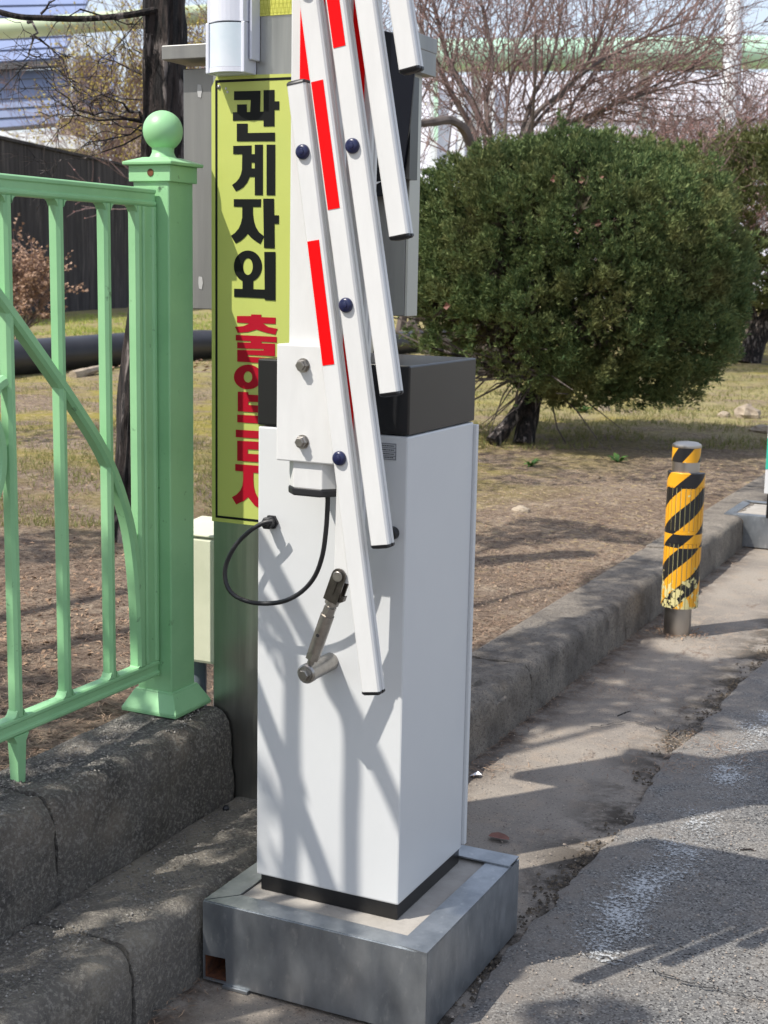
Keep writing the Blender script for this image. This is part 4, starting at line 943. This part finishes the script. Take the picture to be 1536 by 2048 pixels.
for a_ in (-100, 345):
    q = at(a_, 50, 40.3); MB().tube([(q.x, q.y, 0), (q.x, q.y, q.z)], .12, 10).build('support', M['offwhite'], gpipe, smooth=True)
mp = thing('overhead_pipe', 'large mint green overhead pipe crossing the background above the round juniper', 'pipe', at(1150, 560, 50))
MB().tube([at(760, 112, 50), at(1000, 110, 50), at(1250, 108, 50), at(1620, 104, 50)], .56, 24).build('pipe', M['mint'], mp, smooth=True)
for a_ in (955, 1290, 1600):
    q = at(a_, 110, 50.6); MB().tube([(q.x, q.y, 0), (q.x, q.y, q.z)], .17, 12).build('support', M['offwhite'], mp, smooth=True)
MB().tube([at(760, 138, 50.2), at(1000, 137, 50.2), at(1620, 132, 50.2)], .1, 10).build('lower_pipe', M['darktrim'], mp, smooth=True)
lh = thing('pale_hall', 'long pale lilac hall far behind the bare trees on the right', 'building', at(1150, 560, 62))
panelrow(lh, 'wall_panel', at(720, 620, 62), at(1700, 630, 62), at(720, 152, 62), at(1700, 142, 62), 5, M['lilac'], .2, .004)
for a_ in (860, 915, 975): slab(lh, 'column', [(a_, 600), (a_+14, 600), (a_+14, 155), (a_, 155)], M['offwhite'], 61.5, .3)
slab(lh, 'green_post', [(868, 280), (876, 280), (876, 150), (868, 150)], M['mint'], 61, .2)
q = at(1461, 300, 26); pole = thing('pole', 'white weathered utility pole rising at upper right behind the junipers', 'pole', (q.x, q.y, .1))
pa, pb = at(1457, 310, 26), at(1472, -80, 26)
MB().tube([(pa.x-.1, pa.y, .05), tuple(pa), tuple(pb)], [.185, .175, .155], 20).build('shaft', mat('flaking white paint', (.80, .83, .85), .55, c2=(.40, .42, .42), scale=9, ramp=(.60, .68)), pole, smooth=True)

# ------------------------------------------------------------------ stones, weeds, litter
def stone(px, py, size, seed, label):
    q = PZ(px, py, .15); r = random.Random(seed); m = MB(); n, k = 12, 8
    for j in range(k+1):
        ph = math.pi*j/k
        for i in range(n):
            a_ = 2*math.pi*i/n; d_ = Vector((math.sin(ph)*math.cos(a_), math.sin(ph)*math.sin(a_), math.cos(ph)))
            rr = 1+.35*noise.noise(d_*1.6+Vector((seed, 0, 0)))+.12*noise.noise(d_*5)
            m.v.append((q.x+d_.x*size[0]*rr, q.y+d_.y*size[1]*rr, .15+size[2]*.45+d_.z*size[2]*rr))
    for j in range(k):
        for i in range(n): a_ = j*n+i; b_ = j*n+(i+1) % n; m.f.append((a_, b_, b_+n, a_+n))
    tag(m.build('stone', M['stone'], None), label, 'stone', 'stones on the lawn')
stone(1493, 836, (.11, .09, .075), 1, 'jagged pale stone on the lawn, upper one at the right edge')
stone(1532, 866, (.12, .07, .045), 2, 'flat pale stone on the lawn at the right edge, below the jagged one')
stone(1208, 822, (.06, .05, .04), 3, 'small grey stone just below the juniper crown')
stone(1042, 1024, (.045, .03, .02), 4, 'small pale stone on the bare soil right of the barrier')
stone(1448, 833, (.05, .05, .03), 5, 'small pale stone on the lawn left of the jagged stone')
def weed(px, py, s_, seed, label):
    q = PZ(px, py, .15); r = random.Random(seed); m = MB()
    for k in range(26):
        a_ = r.uniform(0, 6.28); e = r.uniform(.25, 1.0); d_ = Vector((math.cos(a_), math.sin(a_), e)).normalized(); L_ = s_*r.uniform(.5, 1); sd = Vector((-math.sin(a_), math.cos(a_), 0))*L_*.13
        b0 = Vector((q.x, q.y, .15)); m1 = b0+d_*L_*.6; e1 = b0+d_*L_+Vector((0, 0, -L_*.2)); m.add([b0-sd*.3, m1-sd, e1, m1+sd, b0+sd*.3], [(0, 1, 2, 3, 4)])
    tag(m.build('weed', M['weed'], None, fix=False), label, 'weed', 'green weeds on the soil')
weed(1062, 932, .10, 1, 'low green leafy weed on shaded soil below the juniper trunk')
weed(1236, 925, .11, 2, 'upright green weed on shaded soil left of the bollard top')
weed(1168, 825, .13, 3, 'green weed tuft in dry grass beneath the juniper crown')
weed(1010, 700, .14, 4, 'green weed tuft left of the juniper trunk')
def litter(name, n, region, mt, size, seed, kind='needle', zoff=.003, dens=None):
    r = random.Random(seed); m = MB(); tries = 0
    while len(m.f) < n and tries < n*12:
        tries += 1
        x, y, z = region(r)
        if dens and not dens(x, y, r): continue
        a_ = r.uniform(0, 6.28); L_ = size*r.uniform(.5, 1.3)
        if kind == 'needle':
            d_ = Vector((math.cos(a_), math.sin(a_), r.gauss(0, .12)))*L_; sd = Vector((-math.sin(a_), math.cos(a_), 0))*max(.0009, size*.022)
            b0 = Vector((x, y, z+zoff+r.uniform(0, .006))); mid = b0+d_*.5+Vector((-d_.y, d_.x, 0))*r.uniform(-.15, .15)
            k = len(m.v); m.v += [tuple(b0-sd), tuple(b0+sd), tuple(mid+sd), tuple(mid-sd), tuple(b0+d_)]; m.f += [(k, k+1, k+2, k+3), (k+3, k+2, k+4)]
        elif kind == 'leaf':
            u = Vector((math.cos(a_), math.sin(a_), r.gauss(0, .35))).normalized()*L_; v = Vector((-math.sin(a_), math.cos(a_), r.gauss(0, .35))).normalized()*L_*r.uniform(.3, .6)
            b0 = Vector((x, y, z+zoff+L_*.25)); k = len(m.v)
            m.v += [tuple(b0-u), tuple(b0-u*.1-v), tuple(b0+u), tuple(b0+u*.1+v)]; up_ = Vector((0, 0, L_*.25)); m.v[k+1] = tuple(Vector(m.v[k+1])+up_)
            m.f += [(k, k+1, k+2), (k, k+2, k+3)]
        elif kind == 'blade':
            b0 = Vector((x, y, z-.003))
            for q in range(3):
                t = Vector((r.gauss(0, .5), r.gauss(0, .5), 1)).normalized()*L_; sd = Vector((math.cos(a_+q), math.sin(a_+q), 0))*max(.0016, L_*.05); m.tri(b0-sd, b0+sd, b0+t)
        elif kind == 'grit':
            b0 = Vector((x, y, z+zoff*.3)); s_ = L_; p = [b0+Vector((math.cos(a_+k*1.571)*s_*r.uniform(.6, 1), math.sin(a_+k*1.571)*s_*r.uniform(.6, 1), 0)) for k in range(4)]; tp = b0+Vector((r.gauss(0, .2)*s_, r.gauss(0, .2)*s_, s_*.8))
            k = len(m.v); m.v += [tuple(v) for v in p]+[tuple(tp)]; m.f += [(k, k+1, k+4), (k+1, k+2, k+4), (k+2, k+3, k+4), (k+3, k, k+4)]
    o = m.build(name, mt, None, fix=False); return o
def reg(px0, px1, py0, py1, z):
    def f(r):
        while True:
            q = PZ(r.uniform(px0, px1), r.uniform(py0, py1), z)
            if q.x < -.60 and q.y > -2: return q.x, q.y, lawnz(q.x, q.y)
    return f
def regroad(px0, px1, py0, py1):
    def f(r):
        while True:
            q = PZ(r.uniform(px0, px1), r.uniform(py0, py1), 0)
            if q.x > -.36 and not (-.36 < q.x < .11 and -.11 < q.y < .37): return q.x, q.y, .004 if q.x < aedge(q.y) else .013
    return f
cl = lambda sc, th: (lambda x, y, r: noise.noise(Vector((x*sc, y*sc, 4)))+r.gauss(0, .15) > th)
for nm, args, lab, cat in (
    ('pine_needles', (24000, reg(860, 1560, 850, 1420, .15), M['needle'], .038, 1, 'needle', .002, cl(2.2, -.15)), 'dry pine needles strewn over the soil right of the barrier', 'needles'),
    ('pine_needles', (15000, reg(-20, 460, 1000, 1560, .31), M['needle'], .036, 2, 'needle', .002, cl(3, -.2)), 'dry needles strewn over the soil behind the fence', 'needles'),
    ('leaf_litter', (4200, reg(-20, 460, 700, 1350, .31), M['deadleaf'], .009, 3, 'leaf', .002, cl(1.5, -.1)), 'dead leaves scattered over the left lawn', 'dead leaves'),
    ('leaf_litter', (700, reg(860, 1560, 800, 1400, .15), M['deadleaf'], .010, 4, 'leaf', .002, None), 'small dead leaves scattered over the right lawn', 'dead leaves'),
    ('grass', (30000, reg(820, 1600, 690, 900, .15), M['grass'], .045, 5, 'blade', 0, cl(1.6, -.12)), 'dry yellow grass beyond and around the round juniper', 'grass'),
    ('grass', (26000, reg(-20, 460, 640, 1060, .31), M['grass'], .030, 6, 'blade', 0, cl(1.3, -.05)), 'thin mossy grass on the left lawn', 'grass'),
    ('grit', (5000, regroad(880, 1560, 1380, 2100), mat('grit stones', (.16, .13, .11), .9, island=(.36, .31, .26)), .0032, 7, 'grit', .002, None), 'fine grit and crumbs on the road surface', 'grit'),
    ('leaf_litter', (900, reg(200, 440, 690, 745, .31), M['deadleaf'], .03, 21, 'leaf', .01, None), 'heap of pale dead leaves drifted against the black pipe', 'dead leaves'),
    ('grass', (9000, reg(60, 460, 628, 672, .31), mat('fresh green weeds', (.16, .26, .04), .8, island=(.45, .48, .10)), .07, 22, 'blade', 0, cl(.8, -.1)), 'fresh green weeds and yellow blossom along the foot of the dark wall', 'grass'),
    ('pine_needles', (1500, regroad(930, 1560, 1080, 1560), M['needle'], .030, 8, 'needle', .002, cl(3, .05)), 'dry needles drifted along the foot of the kerb', 'needles')):
    o = litter(nm, *args); o['kind'] = 'stuff'; tag(o, lab, cat)
def edge_crumbs(r):
    y_ = r.uniform(-.3, 4); x_ = aedge(y_)-.012+r.gauss(0, .022); return (x_, y_, .004)
o = litter('edge_debris', 4500, edge_crumbs, mat('dark mossy crumbs', (.045, .036, .026), .95, island=(.13, .10, .07)), .0055, 15, 'grit', .0, cl(6, -.1)); o['kind'] = 'stuff'; tag(o, 'dark mossy crumbs in the joint between pavement and asphalt', 'debris')
o = litter('soil_clods', 9000, reg(860, 1560, 850, 1420, .15), mat('soil clods', (.17, .115, .08), .95, island=(.33, .25, .18)), .0065, 16, 'grit', .0, cl(2.5, -.2)); o['kind'] = 'stuff'; tag(o, 'small clods and pebbles on the bare soil right of the barrier', 'clods')
def crack(pts, wd, seed, z=.0175):
    r = random.Random(seed); P = [PZ(a_, b_, z) for a_, b_ in pts]; Q = []
    for i in range(len(P)-1):
        for k in range(14): Q.append(P[i].lerp(P[i+1], k/14)+Vector((r.gauss(0, .0035), r.gauss(0, .0035), 0)))
    m = MB(); n_ = []
    for i in range(len(Q)-1):
        d_ = (Q[i+1]-Q[i]).normalized(); sd = Vector((-d_.y, d_.x, 0)); w_ = wd*r.uniform(.3, 1.2)
        m.v += [tuple(Q[i]-sd*w_), tuple(Q[i]+sd*w_)]
    for i in range(len(Q)-2): m.f.append((2*i, 2*i+1, 2*i+3, 2*i+2))
    struct(m.build('road_crack', mcrack, fix=False))
mcrack = mat('dark crack strip', (.03, .028, .026), 1)  # even dark colour for the crack strips
crack([(1120, 1905), (1200, 1912), (1290, 1935), (1380, 1965), (1470, 1985), (1600, 2010)], .0022, 1)
crack([(1330, 1462), (1420, 1450), (1500, 1462), (1600, 1480)], .0028, 2)
crack([(1180, 1455), (1260, 1440), (1340, 1462)], .0025, 3, .0045)
crack([(1400, 1640), (1480, 1636), (1600, 1650)], .002, 4)
def kerb_debris(r):
    y_ = r.uniform(-.6, 6); return (-.366+abs(r.gauss(0, .025)), y_, .003)
o = litter('kerb_debris', 2600, kerb_debris, M['needle'], .022, 12, 'needle', .001); o['kind'] = 'stuff'; tag(o, 'dark crumbs and needles packed at the foot of the kerb', 'debris')
def kerbtop(r):
    y_ = r.uniform(-.8, 6); return (-.366-r.uniform(.03, .21), y_, .161)
def ktop2(r):
    if r.random() < .55: return (-.60-r.uniform(0, .16), r.uniform(-.6, .37), .363)
    return (-.375-r.uniform(.03, .19), r.uniform(-.8, .4), .161)
o = litter('kerb_crumbs', 8000, ktop2, mat('pale kerb crumbs', (.30, .28, .25), .95, island=(.10, .095, .09)), .0032, 23, 'grit', .001, cl(7, -.25)); o['kind'] = 'stuff'; tag(o, 'pale crumbs lying on the two stepped kerbs at lower left', 'debris')
o = litter('kerb_grit', 1800, kerbtop, mat('kerb top crumbs', (.20, .17, .13), .9, island=(.10, .08, .06)), .003, 13, 'grit', .001, cl(5, 0)); o['kind'] = 'stuff'; tag(o, 'crumbs and soil scattered on top of the low kerb', 'debris')
def bollardfoot(r):
    a_ = r.uniform(0, 6.28); d_ = .055+abs(r.gauss(0, .035)); return (BOL[0]+math.cos(a_)*d_, BOL[1]+math.sin(a_)*d_, .003)
o = litter('leaf_crumbs', 500, bollardfoot, M['deadleaf'], .006, 14, 'leaf', .001); o['kind'] = 'stuff'; tag(o, 'brown leaf crumbs gathered round the foot of the bollard', 'debris')
# single leaf, paper scrap, twig, log
q = PZ(997, 1677, .004); m = MB()
pr_ = [(-.026, .0), (-.022, .009), (-.008, .014), (.010, .012), (.024, .006), (.028, -.003), (.018, -.010), (.002, -.013), (-.016, -.010)]
m.v = [(q.x+a_, q.y+b_*1.3, .006+.006*abs(b_)/.014) for a_, b_ in pr_]+[(q.x, q.y, .005)]; m.f = [(i, (i+1) % 9, 9) for i in range(9)]
tag(m.build('dead_leaf', M['redleaf'], None, fix=False), 'single reddish brown oval leaf lying on the pavement right of the base box', 'leaf')
q = PZ(952, 1551, .004); m = MB(); m.add([(q.x-.014, q.y-.01, .004), (q.x+.010, q.y-.014, .012), (q.x+.014, q.y+.008, .006), (q.x, q.y+.014, .012), (q.x-.010, q.y+.010, .005)], [(0, 1, 2), (0, 2, 3), (0, 3, 4)])
tag(m.build('paper_scrap', M['paper'], None, fix=False), 'small crumpled white paper scrap at the kerb foot beside the cabinet', 'paper')
m = MB(); limb([PZ(145, 752, .33), PZ(170, 745, .35), PZ(205, 735, .36)], .05, .03, 8, m); tag(m.build('broken_branch', M['stone'], None, smooth=True), 'pale broken branch lying on leaves in front of the black pipe', 'branch')
q = PZ(452, 1615, .165); m = MB().lathe((q.x, q.y, .158), [(.002, 0), (.007, .001), (.008, .006), (.005, .011), (.001, .012)], 8); tag(m.build('dark_pebble', M['rubber'], None, smooth=True), 'small black lump on the low kerb left of the column foot', 'pebble')
for (a_, b_, c_, d_, lb) in ((1235, 1432, 1262, 1422, 'thin dark twig on the sunlit pavement between kerb and road'), (905, 1030, 985, 1052, 'thin twig on bare soil right of the barrier cabinet'), (1480, 1700, 1512, 1702, 'short twig on the asphalt near the right edge'), (1340, 1470, 1360, 1452, 'upright lying twig on the pavement below the bollard')):
    z = .15 if b_ < 1300 else .006; p0, p1 = PZ(a_, b_, z+.006), PZ(c_, d_, z+.006)
    tag(MB().tube([p0, (p0+p1)/2+Vector((.004, .004, .003)), p1], [.002, .0025, .001], 6).build('twig', M['bark'], None), lb, 'twig', 'thin twigs on the ground')

# ------------------------------------------------------------------ trees beside the road, left of and behind the camera, that shade the foreground
def uv(p): return (p.x-SUN.x/SUN.z*p.z, p.y-SUN.y/SUN.z*p.z)
def inpoly(x, y, P):
    c_ = False; n = len(P)
    for i in range(n):
        x0, y0 = P[i]; x1, y1 = P[i-1]
        if (y0 > y) != (y1 > y) and x < (x1-x0)*(y-y0)/(y1-y0)+x0: c_ = not c_
    return c_
G = lambda l, z=0.: [uv(PZ(a_, b_, z)) for a_, b_ in l]
FC = lambda l: [uv(PY(a_, b_, 0)) for a_, b_ in l]
BF = lambda l: [uv(PY(a_, b_, -.0967)) for a_, b_ in l]
shade = [
 ([(-2.6, -1.6), (.16, -1.6)]+BF([(822, 2060), (800, 1975), (760, 1895)])+G([(700, 1850)], .16)+FC([(694, 1790), (652, 1705), (602, 1650), (572, 1622), (545, 1560), (515, 1495)])+G([(470, 1400), (405, 1400), (330, 1420), (270, 1400)], .36)+G([(180, 1340), (90, 1350), (0, 1330), (-120, 1340)], .31)+[(-2.2, .5)], 7000),
 (G([(1060, 2060), (1080, 2015), (1130, 1995), (1220, 2003), (1300, 2030), (1400, 2200), (1000, 2200)]), 260),
 (G([(900, 1450), (1010, 1385), (1150, 1330), (1290, 1290), (1420, 1320), (1600, 1300), (1600, 1400), (1540, 1462), (1400, 1470), (1250, 1440), (1120, 1455), (1010, 1500), (940, 1530), (860, 1540)]), 2200),
 (G([(930, 1080), (1050, 1035), (1180, 1045), (1330, 1075), (1330, 1095), (1150, 1075), (1000, 1105)], .15), 700),
 (G([(1150, 1150), (1260, 1110), (1330, 1120), (1300, 1190), (1180, 1230)], .16), 400),
 (G([(920, 870), (1100, 890), (1340, 880), (1560, 880), (1560, 985), (1400, 1000), (1250, 960), (1050, 975), (940, 985)], .15), 2300),
 (G([(-20, 860), (200, 850), (420, 880), (420, 905), (200, 885), (-20, 890)], .31), 500),
 (G([(-20, 1080), (120, 1060), (420, 1090), (420, 1130), (250, 1110), (-20, 1140)], .31), 500),
 (FC([(515, 1195), (560, 1285), (600, 1370), (590, 1400), (535, 1300), (515, 1270)]), 60),
 (FC([(546, 1462), (565, 1470), (610, 1570), (618, 1605), (600, 1620), (570, 1545)]), 60),
]
for (a_, b_) in ((399, 182), (401, 566)):
    q = PY(a_, b_, .4985); MB().prism([(-.004, -.012), (.003, -.014), (.006, 0), (.004, .013), (-.005, .014), (-.006, 0)], (q.x, .4995, q.z), (1, 0, 0), (0, 0, 1), (0, -.0006, 0)).build('glue_mark', mat('old glue', (.42, .42, .42), .6), kiosk)
SHADE_ON = True
if not SHADE_ON: shade = []
st = thing('shade_tree', 'broad leaved tree outside the picture to the left, shading the kerb and cabinet', 'tree', (-3.4, -3.6, 0))
r = random.Random(77); m = MB()
def leafat(u, v, h, s_):
    p = Vector((u+SUN.x/SUN.z*h, v+SUN.y/SUN.z*h, h))
    a_ = Vector((r.gauss(0, 1), r.gauss(0, 1), r.gauss(0, .5))).normalized(); b_ = a_.orthogonal().normalized(); b_ = Matrix.Rotation(r.uniform(0, 6.28), 3, a_) @ b_; c_ = a_.cross(b_)
    m.quad(p-b_*s_, p-c_*s_*.5, p+b_*s_, p+c_*s_*.5)
for P_, cnt in shade:
    u0, u1 = min(a_ for a_, b_ in P_), max(a_ for a_, b_ in P_); v0, v1 = min(b_ for a_, b_ in P_), max(b_ for a_, b_ in P_)
    k = 0; tr = 0
    sm = cnt < 200
    while k < cnt and tr < cnt*30:
        tr += 1; u, v = r.uniform(u0, u1), r.uniform(v0, v1)
        if inpoly(u, v, P_): leafat(u, v, r.uniform(1.62, 1.85) if sm else (r.uniform(2.4, 3.4) if v < 1.2 else r.uniform(3.0, 4.2)), .014 if sm else .042); k += 1
m.build('crown', M['leafmass'], st, fix=False)
m = MB()
def shadow_limb(l, rr, h=1.62):
    P_ = []
    for i, (a_, b_) in enumerate(l):
        u, v = uv(PY(a_, b_, 0)); hh = h+.05*i; P_.append(Vector((u+SUN.x/SUN.z*hh, v+SUN.y/SUN.z*hh, hh)))
    limb(P_, rr, rr, 8, m, .1)
shadow_limb([(460, 1110), (520, 1200), (572, 1270), (584, 1330), (584, 1450), (584, 1600), (580, 1760)], .0155)
shadow_limb([(660, 1370), (694, 1430), (703, 1490), (703, 1600), (702, 1720), (702, 1860)], .0155)
shadow_limb([(470, 1010), (530, 1110), (590, 1225), (645, 1325), (700, 1420), (760, 1540), (830, 1700)], .019)
for (u, v, h) in ((-.2, -.3, 3.4), (-1, .2, 3.6), (.4, .9, 3.5), (-.1, 1.8, 3.6), (-1, 4, 3.8), (.3, -.2, 3.4), (-.6, 3, 3.7)):
    e = Vector((u+SUN.x/SUN.z*h, v+SUN.y/SUN.z*h, h)); s_ = Vector((-3.4, -3.6, 2.2)); limb([s_, s_.lerp(e, .5)+Vector((0, 0, .35)), e], .06, .012, 7, m)
limb([(-3.4, -3.6, -.02), (-3.35, -3.6, 1.2), (-3.4, -3.6, 2.3)], .17, .12, 12, m)
m.build('trunk', M['limb'], st, fix=False, smooth=True)
